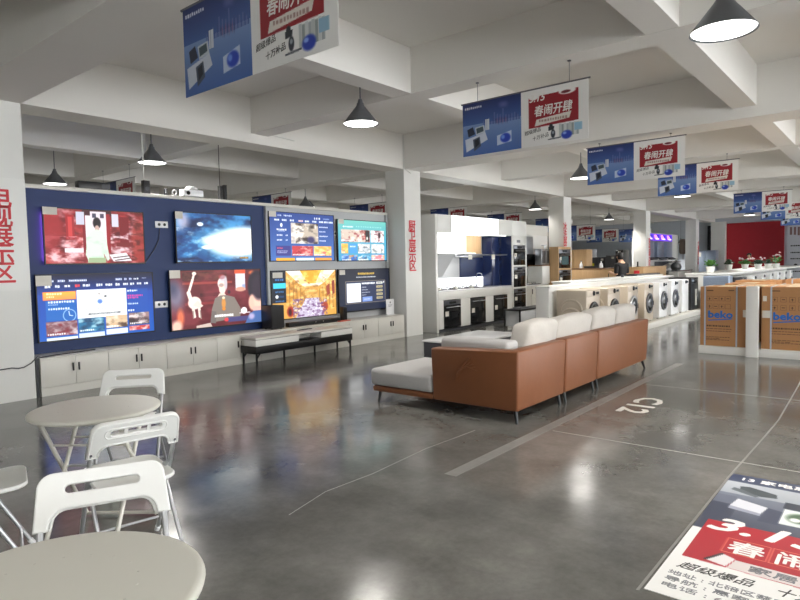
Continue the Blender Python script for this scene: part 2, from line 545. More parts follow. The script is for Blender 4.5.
# floor markings
tag(B(3.5, 9.3, 2.41, 2.51, 0.0, .0015).build('floor_line', M['tape']), 'wide worn grey line painted on the floor along the sofa', 'floor marking', kind='structure')
tag(B(4.975, 4.99, -1, 2.38, 0, .0012).build('floor_line', M['line']), 'thin pale joint line crossing the floor towards the poster', 'floor marking', kind='structure')
tag(B(7.5, 7.512, -1, 2.38, 0, .0012).build('floor_line', M['line']), 'thin pale joint line crossing the floor beside C12', 'floor marking', kind='structure')
crk = MB(); pp = [(10.4, 1.0), (8.37, .915), (6.5, .86), (5.78, .87), (4.68, .895), (3.73, .90), (2.75, .905)]
for (xa, ya), (xb, yb) in zip(pp, pp[1:]):
    crk.hexa([(xa, ya - .007, 0), (xa, ya + .007, 0), (xb, yb + .007, 0), (xb, yb - .007, 0)], [(xa, ya - .007, .001), (xa, ya + .007, .001), (xb, yb + .007, .001), (xb, yb - .007, .001)])
tag(crk.build('floor_line', M['tape']), 'pale wavering tape line along the left edge of the poster', 'floor marking', kind='structure')
crk = MB(); pp = [(2.35, 2.85), (2.75, 2.95), (3.2, 2.93), (3.9, 2.98), (4.6, 2.95)]
for (xa, ya), (xb, yb) in zip(pp, pp[1:]):
    crk.hexa([(xa, ya - .002, 0), (xa, ya + .002, 0), (xb, yb + .002, 0), (xb, yb - .002, 0)], [(xa, ya - .002, .001), (xa, ya + .002, .001), (xb, yb + .002, .001), (xb, yb - .002, .001)])
tag(crk.build('floor_line', M['line']), 'fine pale crack in the floor in front of the sofa', 'floor marking', kind='structure')
t = text_obj('floor_number', 'C12', .38, M['floor_paint'], None, (6.40, 2.06, .001), (0, 0, PI), bold=.03, width=.76)
tag(t, 'white painted C12 on the concrete floor', 'floor marking', kind='structure')

# ------------------------------------------------------------------ pendant lamps
def lamp_light(name, parent, z, k=1.0):
    ld = bpy.data.lights.new(name, 'SPOT')
    ld.energy = LAMP_W * k; ld.color = LAMP_C; ld.spot_size = R(150); ld.spot_blend = .5; ld.shadow_soft_size = .19
    lo = bpy.data.objects.new(name, ld); COL.objects.link(lo); lo.parent = parent; lo.location = (0, 0, z)
    return lo
def make_lamp():
    r = thing('pendant_lamp', 'l', 'lamp', (0, 0, 0), group='grey pendant lamps')
    sh = MB(); sh.lathe([(.040, .245), (.048, .215), (.062, .195), (.212, .004), (.214, -.004), (.206, .002), (.058, .185), (.03, .19)], n=40, cap=False)
    sh.build('lamp_shade', [M['shade']], r, smooth=True)
    MB().lathe([(.0, .24), (.032, .24), (.030, .27), (.022, .29), (.0, .30)], n=20).build('cap', M['shade'], r, smooth=True)
    MB().lathe([(.0, .016), (.194, .014), (.202, .008), (.194, .002), (.0, -.004)], n=40).build('bulb', M['bulb'], r, smooth=True)
    return r
lamp0 = make_lamp()
lamp_spots = [
    (5.45, 5.05, 3.20, Z2, 'nearer of two bright pendant lamps before the TV partition, under the front beam'),
    (4.72, 0.98, 3.05, Z2 + .56, 'largest pendant lamp at the top right corner, nearest the viewer'),
    (4.95, 9.0, 3.16, ZS, 'bright pendant lamp just behind the blue TV partition'),
    (4.9, 12.5, 3.18, ZS, 'small pendant lamp low at the far left behind the partition'),
    (17.6, 8.95, 3.16, ZS, 'pendant lamp above the second kitchen, beside the column'),
    (24.9, 9.35, 3.19, ZS, 'pendant lamp over the oak counter and dark fridges'),
    (13.6, 15.0, 3.46, ZS, 'pendant lamp seen over the grey half of the TV partition'),
    (11.62, 4.92, 3.13, Z2, 'pendant lamp partly hidden by the left edge of a hanging banner'),
    (17.15, 4.50, 3.14, ZS, 'pendant lamp below the third hanging banner row, over the washers'),
    (11.6, .75, 3.12, ZS, 'pendant lamp at the right edge of the picture'),
    (29.5, 9.4, 3.1, ZS, 'pendant lamp above the purple sign'),
    (26.8, 4.6, 3.14, ZS, 'pendant lamp before the red wall behind a banner'),
    (35.2, 9.3, 2.35, ZS, 'low bright lamp in the dark doorway at the far end'),
]
hidden_spots = [(1.5, 11.3, 3.1), (-1.5, .6, 3.15), (-1.5, -3.5, 3.15), (4.8, -3.5, 3.15), (11.5, -3.5, 3.15), (17.5, .8, 3.15), (-1.5, 9.2, 3.15), (11.4, 12.7, 3.15), (19.6, 14.5, 3.15), (24, .8, 3.15), (30.5, .9, 3.15), (24, 14.5, 3.15), (31.5, 14.5, 3.15)]  # unseen lamps of the grid, some added to brighten back and far end
for i, (x, y, z, zt, lb) in enumerate(lamp_spots):
    o = lamp0 if i == 0 else dup(lamp0, (x, y, z))
    o.location = (x, y, z); o['label'] = lb
    if i == 1: pass
    MB().tube([(0, 0, .28), (0, 0, zt - z)], .008, 6).build('stem', M['shade'], o)
    lamp_light('lamp_light', o, -.015, 3.2 if i in (2, 3, 6) else 2.0 if i in (5, 10, 11) else 1.0)
for x, y, z in hidden_spots:
    ld = bpy.data.lights.new('lamp_light', 'SPOT')
    o = dup(lamp0, (x, y, z), label='added grey pendant lamp out of the picture')
    for c in list(o.children):
        if c.type == 'LIGHT' or c.name.startswith('stem'):
            bpy.data.objects.remove(c)
    MB().tube([(0, 0, .28), (0, 0, ZS - z)], .008, 6).build('stem', M['shade'], o)
    lamp_light('lamp_light', o, -.015)

# ------------------------------------------------------------------ hanging banners
def banner_canvas():
    c = Canvas(260, 100, (238, 238, 236))
    c.grad(0, 0, .5, .42, (34, 48, 104), (62, 96, 160)).grad(0, .42, .5, 1, (122, 150, 196), (70, 104, 172))
    rg = random.Random(3)
    for k in range(26):
        x = .18 + k * .012
        h = rg.uniform(.05, .16) + (.12 if k in (8, 14) else 0)
        c.rect(x, .46 - h, x + .009, .47, (60, 80, 140) if k % 2 else (96, 110, 168), .85)
    for k in range(9): c.ell(.29 + .012 * k, .42 + .01 * (k % 3), .006, .08, (130, 80, 110) if k % 2 else (60, 60, 110), .6, .6)
    for k in range(6): c.ell(.33 + .01 * k, .13 + .03 * (k % 2), .03, .07, (120, 120, 190), .9, .25)
    c.marks(.02, .10, .17, .045, (235, 238, 245), 5)
    c.poly([(.04, .50), (.09, .46), (.11, .60), (.05, .64)], (36, 44, 66)).poly([(.11, .48), (.19, .46), (.20, .60), (.12, .63)], (196, 206, 214)).poly([(.12, .50), (.18, .48), (.185, .57), (.125, .60)], (66, 84, 92))
    c.poly([(.02, .68), (.20, .60), (.22, .74), (.03, .92)], (206, 214, 226)).poly([(.09, .70), (.15, .66), (.16, .84), (.10, .92)], (70, 82, 100)).poly([(.105, .72), (.14, .69), (.145, .80), (.11, .86)], (28, 34, 46))
    c.rect(.20, .36, .235, .56, (206, 212, 220)).rect(.213, .36, .216, .56, (120, 130, 150))
    c.poly([(.30, .70), (.42, .64), (.42, .84), (.30, .88)], (196, 210, 230)).ell(.37, .76, .05, .10, (40, 70, 190), .3).ell(.35, .74, .02, .05, (110, 150, 230), .5)
    # right half: red panel, ribbon, products
    c.poly([(.56, .14), (.93, .12), (.93, .66), (.56, .68)], (150, 28, 40))
    c.ell(.60, .13, .045, .07, (240, 240, 238), .2).ell(.85, .14, .07, .06, (240, 240, 238), .2).ell(.84, .15, .04, .03, (110, 40, 46), .3)
    c.poly([(.62, .54), (.88, .49), (.865, .60), (.605, .655)], (226, 220, 212)).marks(.64, .575, .85, .05, (130, 90, 86), 8, .35, .6)
    for k in range(8): c.rect(.79 + .018 * k, .68 + .012 * (k % 2), .806 + .018 * k, .90, ((190, 196, 196), (150, 160, 160), (208, 212, 214), (168, 176, 180))[k % 4])
    c.rect(.90, .70, .955, .83, (150, 190, 214)).poly([(.71, .70), (.755, .70), (.75, .76), (.71, .77)], (40, 44, 52)).ell(.73, .69, .015, .04, (40, 44, 52), .2)
    c.ell(.745, .83, .018, .08, (50, 56, 66), .2).ell(.745, .81, .010, .03, (150, 160, 170), .3).line(.71, .92, .80, .91, .008, (90, 96, 104))
    c.ell(.845, .88, .045, .085, (40, 64, 176), .3).ell(.83, .85, .018, .03, (140, 170, 236), .5)
    return c
BW, BH = 1.56, .62
def make_banner():
    r = thing('hanging_banner', 'l', 'banner', group='blue and white hanging banners')
    B(-BW / 2, BW / 2, .0, .004, 0, BH).build('sheet', M['white_lam'], r)
    me = banner_canvas().mesh('print', BW, BH)
    link_mesh('print', me, M['print'], r, (-BW / 2, -.0012, 0))
    MB().tube([(-BW / 2 - .02, .002, BH), (BW / 2 + .02, .002, BH)], .010, 6).build('rod', M['steel_dark'], r)
    text_obj('lettering', '春闹开肆', .125, M['white_ink'], r, (.385, -.0025, .375), bold=.016, shear=.12, width=.44)
    text_obj('lettering', '3.15', .11, M['white_ink'], r, (.20, -.0025, .52), bold=.02, shear=.25)
    text_obj('lettering', '超级爆品', .05, M['black_ink'], r, (.14, -.0025, .165), (PI / 2, R(-8), 0), shear=.2)
    text_obj('lettering', '十万补品', .05, M['black_ink'], r, (.235, -.0025, .095), (PI / 2, R(-8), 0), shear=.2)
    return r
ban0 = make_banner()
banners = [  # x, y centre, z bottom, hang z, label
    (2.5, 3.25, 2.74, ZM, 'nearest hanging banner, cut by the top edge of the picture'),
    (6.25, 3.34, 2.785, Z2, 'second hanging banner from the viewer, in front of the crosswise beam'),
    (10.2, 3.42, 2.80, ZM, 'third hanging banner, right of the half-hidden lamp'),
    (13.95, 3.38, 2.88, Z2, 'fourth hanging banner, partly behind the third'),
    (21.75, 3.40, 2.91, Z2, 'fifth hanging banner, above the red wall'),
    (26.2, 3.35, 2.90, ZS, 'sixth hanging banner, just behind the fifth at the right edge'),
    (31.0, 3.35, 2.86, ZS, 'last hanging banner, lowest of those above the red wall'),
    (6.1, 12.55, 2.74, Z2, 'banner showing over the blue half of the TV partition'),
    (10.1, 12.55, 2.76, ZM, 'banner showing over the joint of the TV partition'),
    (13.95, 12.7, 2.78, Z2, 'banner showing over the right end of the grey partition'),
    (17.8, 12.4, 2.86, ZM, 'banner peeking above the left end of the lit kitchen header'),
    (21.7, 12.4, 2.86, Z2, 'banner peeking above the middle of the lit kitchen header'),
    (25.75, 12.3, 2.86, ZM, 'banner peeking above the right end of the lit kitchen'),
    (24.0, 10.35, 2.36, ZS, 'banner over the oak cabinet right behind the column'),
    (29.2, 11.3, 2.42, ZS, 'banner over the dark fridges left of the distant column'),
    (30.6, 10.2, 2.42, ZS, 'banner half hidden by the distant column'),
]
for i, (x, y, z, zt, lb) in enumerate(banners):
    o = ban0 if i == 0 else dup(ban0, (x, y, z), -PI / 2)
    o.location = (x, y, z); o.rotation_euler = (0, 0, -PI / 2); o['label'] = lb
for o_, z, zt in [(o, o.location.z, zt) for o, (_, _, _, zt, _) in zip([x for x in bpy.data.objects if x.name.startswith('hanging_banner')], banners)]:
    pass
def wires(o, h):
    for sx in (-.57, .57):
        w = MB(); w.tube([(sx, .002, BH), (sx, .002, BH + h)], .003, 5); w.box(sx - .015, sx + .015, -.012, .016, BH + h - .012, BH + h)
        w.build('wire', M['steel_dark'], o)
for o in [x for x in COL.objects if x.name.split('.')[0] == 'hanging_banner']:
    for (x, y, z, zt, lb) in banners:
        if o['label'] == lb: wires(o, zt - z - BH - .002)

# ------------------------------------------------------------------ TV display partition
YW = 8.46
t = thing('display_partition', 'tall TV display partition, navy left half and pale grey right half, between two columns', 'partition', (2.82, YW, 0))
def wb(x0, x1, y0, y1, z0, z1): return B(x0 - 2.82, x1 - 2.82, y0 - YW, y1 - YW, z0, z1)
wb(2.82, 6.64, YW, 8.56, 0, 2.56).build('navy_panel', M['blue_panel'], t)['label'] = 'navy blue panel'
wb(6.72, 9.84, YW, 8.56, 0, 2.56).build('grey_panel', M['grey_panel'], t)['label'] = 'pale grey panel'
wb(6.64, 6.72, YW - .05, 8.56, .476, 2.56).build('post', M['grey_panel'], t)['label'] = 'pale grey upright between the halves'
wb(2.82, 9.84, YW - .05, 8.58, 2.56, 2.61).build('top_rail', M['cream_lam'], t, bevel=.004)
wb(9.78, 9.84, YW - .05, YW, .476, 2.56).build('end_post', M['grey_panel'], t)


tag(struct('trim_4', B(2.815, 2.85, 8.02, 8.45, 0, .47), M['black_metal'], 'black upright strip between the left column and the first cabinet'), cat='trim')
# base cabinets under the screens
def make_cab(w):
    r = thing('base_cabinet', 'l', 'cabinet', group='cream base cabinets under the screens')
    B(0, w, .02, .435, .0, .452).build('body', M['cream_lam'], r)
    B(0, w, .002, .018, .0, .10).build('plinth', M['cream_lam'], r)
    B(-.001, w + .001, 0, .44, .453, .470).build('top_panel', M['cream_lam'], r, bevel=.002)
    for q in (0, 1):
        d = B(q * w / 2 + .002, (q + 1) * w / 2 - .002, 0, .018, .103, .45).build('door', M['cream_lam'], r, bevel=.002)
        hx = w / 2 + (-.035 if q == 0 else .035)
        B(hx - .008, hx + .008, -.022, 0, .27, .37).build('handle', M['black_metal'], d, bevel=.004)
    return r
cab0 = make_cab(.818)
names = ['leftmost cream base cabinet, beside the left column', 'second cream base cabinet from the left column', 'third cream base cabinet from the left column', 'fourth cream base cabinet from the left, next to the TV bench', 'narrow-fronted cream base cabinet behind the left end of the TV bench', 'cream base cabinet behind the middle of the TV bench', 'cream base cabinet behind the right end of the TV bench', 'cream base cabinet under the black screen, second from the right column', 'rightmost cream base cabinet, carrying the white card, beside the column']
for i in range(8):
    x = 2.862 + .82 * i if i < 4 else 6.55 + .82 * (i - 4)
    lb = names[i] if i < 4 else names[i + 1]
    o = cab0 if i == 0 else dup(cab0, (x, 8.0, 0))
    o.location = (x, 8.005, 0); o['label'] = lb
fil = make_cab(.40)
fil.location = (6.145, 8.005, 0); fil['label'] = names[4]

# ------------------------------------------------------------------ screens
def px_tv1():
    c = Canvas(200, 112, (120, 28, 32))
    c.cloud((70, 12, 18), 7, .8, 1).cloud((206, 70, 66), 9, .5, 2)
    c.cloud((236, 190, 196), 10, .5, 8, lo=.5); c.rect(.36, 0, .66, .10, (60, 20, 28)).rect(.38, .10, .64, .75, (226, 214, 220)).rect(.36, .1, .39, .8, (120, 20, 30)).rect(.60, .06, .64, .8, (140, 26, 34))
    c.rect(.20, .10, .28, .56, (150, 30, 36)).rect(.22, .14, .26, .5, (190, 60, 60)).rect(.74, .1, .84, .6, (110, 14, 22)).rect(.30, .04, .38, .28, (190, 190, 206)).rect(.66, .05, .73, .30, (200, 196, 210))
    c.rect(.44, .02, .60, .18, (216, 206, 214)).rect(.46, .06, .50, .14, (60, 60, 80)).rect(.54, .06, .58, .14, (70, 60, 80))
    c.cloud((240, 196, 200), 12, .9, 4, 0, .5, .36, .98, .42).cloud((236, 226, 232), 14, .8, 5, .64, .4, .92, .85, .5)
    c.ell(.05, .35, .13, .5, (150, 36, 40), .3, .8).ell(.95, .6, .10, .55, (150, 44, 36), .3, .8).cloud((70, 20, 16), 16, .7, 6, .86, 0, 1, 1, .45)
    c.rect(.70, .60, .88, .68, (110, 24, 26)).rect(.18, .72, .36, .80, (230, 220, 226)).poly([(.62, .84), (.80, .80), (.86, .96), (.66, .97)], (226, 222, 226)).line(.66, .9, .84, .86, .01, (60, 30, 30)).line(.68, .95, .84, .91, .01, (60, 30, 30))
    c.ell(.505, .24, .045, .12, (30, 20, 24), .2).ell(.505, .34, .026, .07, (190, 160, 150), .3)
    c.poly([(.44, .40), (.50, .36), (.57, .40), (.60, .62), (.62, .92), (.60, .96), (.56, .80), (.57, .99), (.40, .99), (.40, .94), (.38, .84), (.40, .52)], (206, 226, 206)).cloud((170, 200, 176), 10, .5, 9, .39, .5, .6, 1)
    c.poly([(.41, .90), (.58, .90), (.58, .99), (.40, .99)], (150, 170, 130))
    return c
def px_tv2():
    c = Canvas(180, 110, (24, 72, 130))
    c.cloud((10, 26, 66), 5, .95, 11).cloud((70, 156, 214), 6, .7, 12).cloud((190, 222, 240), 12, .6, 13, 0, .3, 1, 1, .55)
    c.ell(.80, .58, .66, .46, (120, 200, 236), .7, .9).ell(.80, .60, .50, .36, (246, 252, 254), .35, 1).ell(.95, .52, .40, .34, (252, 253, 255), .4, 1).ell(.55, .56, .3, .14, (250, 253, 255), .5, .95)
    c.ell(.08, .16, .12, .28, (206, 190, 206), .7, .7).cloud((20, 60, 120), 9, .8, 15, 0, .3, .34, 1, .5).cloud((190, 60, 50), 9, .6, 16, 0, .05, .22, .45, .6)
    c.ell(.38, .70, .09, .05, (244, 250, 252), .4).ell(.30, .22, .05, .05, (240, 250, 252), .4).rect(.82, .90, .95, .945, (36, 44, 60)).marks(.83, .922, .94, .03, (240, 190, 90), 3)
    return c
def ui_tile(c, x0, y0, x1, y1, c0, c1, c2, seed):
    c.rect(x0, y0, x1, y1, c0); c.cloud(c1, 14, .9, seed, x0, y0, x1, y1, .4); c.cloud(c2, 18, .8, seed + 1, x0, y0, x1, y1, .52)
    c.marks(x0 + .01, y1 - (y1 - y0) * .12, x0 + (x1 - x0) * .6, .03, (250, 250, 250), seed)
def px_tv3():
    c = Canvas(230, 132, (18, 60, 150))
    c.grad(0, 0, 1, .30, (14, 16, 44), (24, 62, 150)).grad(0, .3, 1, 1, (22, 66, 160), (16, 84, 176))
    for x0, x1 in ((.10, .13), (.16, .22), (.25, .40), (.65, .71), (.73, .755), (.775, .80)): c.rect(x0, .07, x1, .115, (90, 104, 150)); c.marks(x0 + .005, .093, x1, .025, (240, 244, 252), int(x0 * 99))
    c.marks(.82, .093, .87, .03, (240, 244, 252), 4).marks(.90, .085, .94, .02, (150, 160, 190), 5)
    for k, x in enumerate((.06, .14, .215, .30, .365, .48, .56, .65, .72, .785, .85, .92)):
        c.marks(x, .175, x + (.06 if k in (4, 5, 6) else .045), .045, (236, 60, 70) if k == 3 else (246, 248, 252), 20 + k, .15)
    c.rect(.04, .255, .305, .385, (236, 120, 60)).grad(.045, .265, .30, .375, (250, 176, 66), (244, 150, 80)).marks(.07, .29, .20, .035, (255, 236, 190), 2).marks(.07, .335, .13, .03, (255, 226, 170), 3)
    c.rect(.06, .395, .305, .70, (26, 96, 178)).marks(.08, .415, .29, .035, (240, 246, 252), 41).marks(.08, .455, .16, .02, (170, 196, 230), 42).marks(.08, .52, .25, .035, (240, 246, 252), 43)
    c.ell(.245, .63, .055, .10, (150, 190, 226), .04).ell(.245, .63, .048, .088, (26, 96, 178), .04).line(.245, .63, .24, .565, .006, (220, 236, 250)).line(.245, .63, .27, .64, .006, (220, 236, 250))
    c.rect(.31, .245, .745, .70, (246, 246, 248)).ell(.505, .44, .03, .05, (90, 130, 206), .5).ell(.43, .46, .03, .03, (200, 208, 226), .8).ell(.555, .36, .016, .02, (60, 66, 70), .5).ell(.50, .32, .012, .014, (110, 100, 90), .5)
    c.marks(.38, .555, .70, .04, (170, 190, 200), 50, .5, .6).rect(.40, .62, .685, .65, (90, 96, 100)).marks(.42, .635, .66, .018, (226, 230, 232), 51).ell(.34, .66, .015, .02, (200, 206, 210), .4)
    c.rect(.75, .26, .95, .70, (24, 76, 166), .6).marks(.755, .29, .85, .035, (240, 246, 252), 52).marks(.755, .375, .90, .035, (230, 60, 150), 53).marks(.755, .41, .86, .03, (230, 60, 150), 54).marks(.755, .51, .86, .03, (210, 226, 246), 55).marks(.755, .62, .82, .035, (236, 242, 250), 56)
    ui_tile(c, .055, .715, .305, .935, (120, 76, 84), (206, 196, 200), (120, 20, 30), 60)
    ui_tile(c, .315, .695, .535, .915, (40, 110, 150), (20, 60, 96), (170, 214, 226), 62)
    ui_tile(c, .55, .685, .745, .885, (206, 176, 140), (236, 220, 200), (60, 40, 34), 64)
    ui_tile(c, .76, .665, .955, .865, (150, 120, 120), (40, 30, 36), (236, 226, 226), 66)
    c.rect(.055, .96, .305, 1, (220, 228, 234)).rect(.315, .93, .535, 1, (206, 220, 230)).rect(.55, .905, .745, .99, (226, 230, 232)).rect(.76, .885, .955, .96, (190, 60, 60)).cloud((236, 226, 226), 20, .8, 68, .76, .885, .955, .96)
    return c
def px_tv4():
    c = Canvas(210, 124, (112, 40, 46))
    c.grad(0, 0, 1, 1, (96, 28, 34), (86, 26, 34)).rect(.12, .02, .60, .17, (66, 24, 26)).cloud((110, 66, 50), 16, .7, 21, .12, .02, .6, .17)
    c.rect(.12, .20, .66, .24, (150, 60, 52)).rect(.30, .40, .52, .46, (60, 12, 20)).rect(.14, .55, .6, .60, (128, 40, 44)).cloud((150, 60, 70), 5, .5, 22)
    c.ell(.05, .42, .13, .36, (120, 118, 140), .7, .9).ell(.02, .3, .08, .2, (70, 70, 96), .8).ell(.09, .80, .05, .2, (216, 110, 76), .6).ell(.05, .95, .07, .14, (226, 190, 170), .5)
    c.line(.245, .05, .225, .16, .022, (240, 226, 216)).line(.225, .16, .18, .38, .026, (240, 226, 216)).ell(.245, .05, .025, .035, (240, 226, 216), .2).line(.18, .38, .20, .5, .04, (240, 226, 216))
    c.ell(.24, .56, .075, .12, (236, 220, 210), .15).poly([(.27, .52), (.33, .62), (.29, .66), (.22, .6)], (226, 206, 196)).line(.22, .64, .235, .80, .028, (232, 216, 206)).line(.285, .66, .29, .80, .028, (232, 216, 206)).line(.22, .7, .222, .82, .012, (160, 140, 130)).line(.295, .7, .30, .84, .012, (160, 140, 130))
    c.ell(.545, .24, .055, .12, (236, 220, 216), .15).ell(.545, .12, .045, .05, (150, 60, 60), .3).ell(.56, .15, .05, .07, (190, 176, 190), .4, .6).ell(.545, .33, .040, .115, (246, 216, 204), .12).ell(.585, .24, .022, .14, (200, 190, 196), .3).ell(.62, .40, .02, .04, (60, 40, 50), .3)
    c.ell(.535, .27, .036, .04, (150, 126, 120), .4, .7).poly([(.51, .42), (.57, .42), (.60, .50), (.48, .50)], (236, 206, 192))
    c.poly([(.46, .50), (.52, .455), (.59, .455), (.68, .50), (.76, .74), (.74, .88), (.40, .93), (.42, .70)], (126, 116, 108)).poly([(.40, .93), (.42, .72), (.47, .74), (.46, .95)], (108, 100, 96)).ell(.555, .60, .03, .12, (206, 140, 70), .4).ell(.555, .50, .02, .03, (236, 220, 190), .4).ell(.555, .70, .025, .04, (220, 130, 40), .4)
    c.marks(.45, .82, .66, .055, (252, 252, 252), 31, .12).rect(.60, .86, 1, .95, (70, 66, 116)).ell(.58, .90, .03, .04, (214, 60, 70), .3).ell(.79, .76, .04, .07, (250, 246, 248), .2).line(.74, .80, .86, .80, .012, (220, 210, 214))
    c.rect(.69, .0, .82, .07, (210, 80, 46)).rect(.70, .07, .815, .38, (226, 214, 222)).cloud((130, 150, 190), 12, .8, 33, .70, .08, .815, .34).ell(.757, .36, .07, .05, (206, 150, 130), .3).ell(.90, .06, .05, .05, (220, 110, 60), .6)
    c.ell(.96, .32, .13, .34, (34, 26, 40), .2).ell(.90, .62, .06, .18, (236, 186, 166), .3).ell(.97, .58, .07, .2, (240, 196, 176), .3).ell(.98, .34, .10, .28, (44, 32, 48), .3)
    c.poly([(.80, 1), (.86, .82), (.94, .76), (1, .74), (1, 1)], (74, 104, 160)).rect(.9, .7, 1, .78, (226, 180, 168)).poly([(.25, .96), (.4, .93), (.42, 1), (.25, 1)], (200, 180, 170)).ell(.88, .88, .05, .08, (180, 170, 206), .6)
    return c
def px_tv5():
    c = Canvas(190, 116, (44, 84, 156))
    c.grad(0, 0, 1, 1, (34, 62, 134), (66, 108, 178)).marks(.12, .06, .18, .03, (220, 230, 246), 70).marks(.21, .06, .34, .035, (220, 230, 246), 71).marks(.68, .085, .80, .05, (240, 246, 252), 72, .6).marks(.83, .085, .93, .025, (170, 190, 226), 73)
    for k, x in enumerate((.07, .18, .30, .43, .53, .65, .76, .84, .92)): c.marks(x, .155, x + .07, .045, (250, 210, 200) if k == 3 else (236, 242, 250), 74 + k, .15)
    c.ell(.17, .26, .02, .05, (250, 250, 252), .3).marks(.10, .355, .25, .04, (250, 250, 252), 84).marks(.12, .385, .22, .02, (190, 206, 236), 85)
    for k in range(2): c.marks(.10, .47 + .10 * k, .18, .035, (246, 248, 252), 86 + k).marks(.23, .47 + .10 * k, .26, .03, (246, 248, 252), 88 + k)
    c.rect(.31, .20, .74, .64, (190, 176, 160)).cloud((50, 40, 36), 11, .9, 90, .31, .2, .74, .64, .42).cloud((246, 240, 232), 13, .9, 91, .31, .2, .74, .64, .5).rect(.31, .2, .38, .64, (226, 220, 214), .7).ell(.62, .56, .08, .1, (60, 54, 96), .5)
    for k in range(4): c.marks(.76, .27 + .10 * k, .90 - .03 * (k % 2), .03, (236, 242, 250), 95 + k)
    c.rect(.08, .69, .30, .90, (54, 56, 130)).marks(.10, .74, .18, .03, (236, 90, 100), 100).marks(.10, .80, .26, .02, (200, 206, 236), 101).marks(.10, .835, .24, .02, (200, 206, 236), 102)
    ui_tile(c, .32, .69, .645, .90, (190, 60, 66), (236, 180, 170), (120, 20, 30), 103)
    ui_tile(c, .66, .69, .955, .90, (232, 170, 80), (250, 220, 150), (200, 90, 90), 105)
    c.rect(.08, .945, .36, 1, (240, 170, 50)).rect(.38, .945, .66, 1, (226, 240, 244)).rect(.68, .945, .955, 1, (236, 150, 60))
    return c
def px_tv6():
    c = Canvas(170, 112, (90, 176, 176))
    c.grad(0, 0, 1, .4, (110, 190, 180), (86, 170, 186)).grad(0, .4, 1, 1, (84, 166, 190), (60, 150, 190)).marks(.10, .16, .30, .04, (240, 250, 250), 110).marks(.36, .15, .9, .035, (190, 230, 226), 111, .9, .6)
    ui_tile(c, .06, .23, .53, .54, (206, 190, 176), (240, 234, 230), (150, 60, 60), 112)
    ui_tile(c, .53, .23, .64, .54, (196, 60, 50), (236, 200, 190), (60, 20, 20), 114)
    ui_tile(c, .66, .23, .95, .54, (226, 216, 214), (250, 246, 246), (120, 70, 80), 116)
    c.rect(.55, .25, .63, .52, (36, 34, 34)).ell(.585, .44, .02, .05, (230, 226, 220), .3).ell(.85, .35, .03, .09, (60, 40, 46), .3)
    ui_tile(c, .06, .58, .19, .82, (236, 176, 70), (250, 206, 130), (200, 100, 60), 118)
    c.rect(.21, .58, .37, .82, (70, 150, 206)).marks(.23, .65, .34, .04, (240, 246, 250), 120)
    ui_tile(c, .39, .58, .65, .82, (190, 196, 200), (240, 240, 236), (70, 84, 96), 121)
    ui_tile(c, .67, .58, .95, .82, (206, 210, 212), (246, 246, 246), (110, 120, 120), 123)
    ui_tile(c, .06, .86, .37, 1, (40, 90, 170), (150, 190, 230), (236, 150, 60), 125)
    ui_tile(c, .39, .86, .65, 1, (60, 150, 196), (240, 240, 230), (40, 70, 120), 127)
    ui_tile(c, .67, .86, .95, 1, (226, 130, 140), (250, 220, 220), (240, 190, 70), 129)
    return c
def px_tv7():
    c = Canvas(190, 120, (214, 160, 74))
    c.poly([(.2, 0), (1, 0), (.70, .42), (.50, .42)], (242, 232, 214)).poly([(.42, 0), (.76, 0), (.66, .28), (.54, .28)], (226, 160, 40)).cloud((250, 214, 110), 12, .7, 131, .4, 0, .8, .3)
    c.rect(.50, .34, .70, .62, (206, 150, 70)).cloud((246, 214, 150), 16, .6, 132, .5, .3, .7, .62).marks(.52, .45, .68, .03, (236, 206, 120), 133)
    c.poly([(.2, .12), (.5, .36), (.5, .64), (.2, .9)], (206, 150, 66)).poly([(1, .1), (.70, .36), (.70, .64), (1, .88)], (208, 152, 66))
    c.cloud((246, 216, 140), 14, .8, 134, .2, .1, .5, .9, .45).cloud((246, 216, 140), 14, .8, 135, .7, .1, 1, .9, .45).cloud((140, 80, 30), 18, .6, 136, .2, .1, 1, .9, .55)
    for k in range(5):
        x = .25 + k * .055; c.poly([(x, .22 + .05 * k), (x + .012, .23 + .05 * k), (x + .012, .86 - .05 * k), (x, .87 - .05 * k)], (150, 96, 36), .7)
        x = .94 - k * .055; c.poly([(x, .20 + .05 * k), (x + .012, .21 + .05 * k), (x + .012, .84 - .05 * k), (x, .85 - .05 * k)], (150, 96, 36), .7)
    c.poly([(.84, .36), (.89, .30), (.90, .52), (.85, .58)], (150, 60, 40)).poly([(.93, .26), (.98, .22), (.98, .52), (.94, .56)], (136, 50, 36))
    c.ell(.26, .86, .06, .13, (160, 40, 30), .3).ell(.80, .80, .07, .12, (166, 60, 36), .3).ell(.255, .87, .03, .09, (60, 20, 20), .4)
    c.poly([(.50, .60), (.70, .60), (.80, 1), (.34, 1)], (196, 186, 206)).cloud((110, 70, 120), 26, .9, 137, .3, .6, .85, 1, .45).cloud((250, 248, 250), 30, .8, 138, .3, .6, .85, 1, .55)
    c.rect(0, 0, .205, .66, (14, 20, 36)).rect(.02, .25, .2, .36, (60, 200, 232)).marks(.05, .18, .18, .05, (60, 120, 190), 140).marks(.05, .43, .18, .04, (60, 120, 180), 141).ell(.07, .53, .025, .04, (246, 250, 252), .2).rect(.09, .51, .17, .55, (36, 60, 100)).marks(.05, .625, .18, .03, (60, 130, 200), 142)
    return c
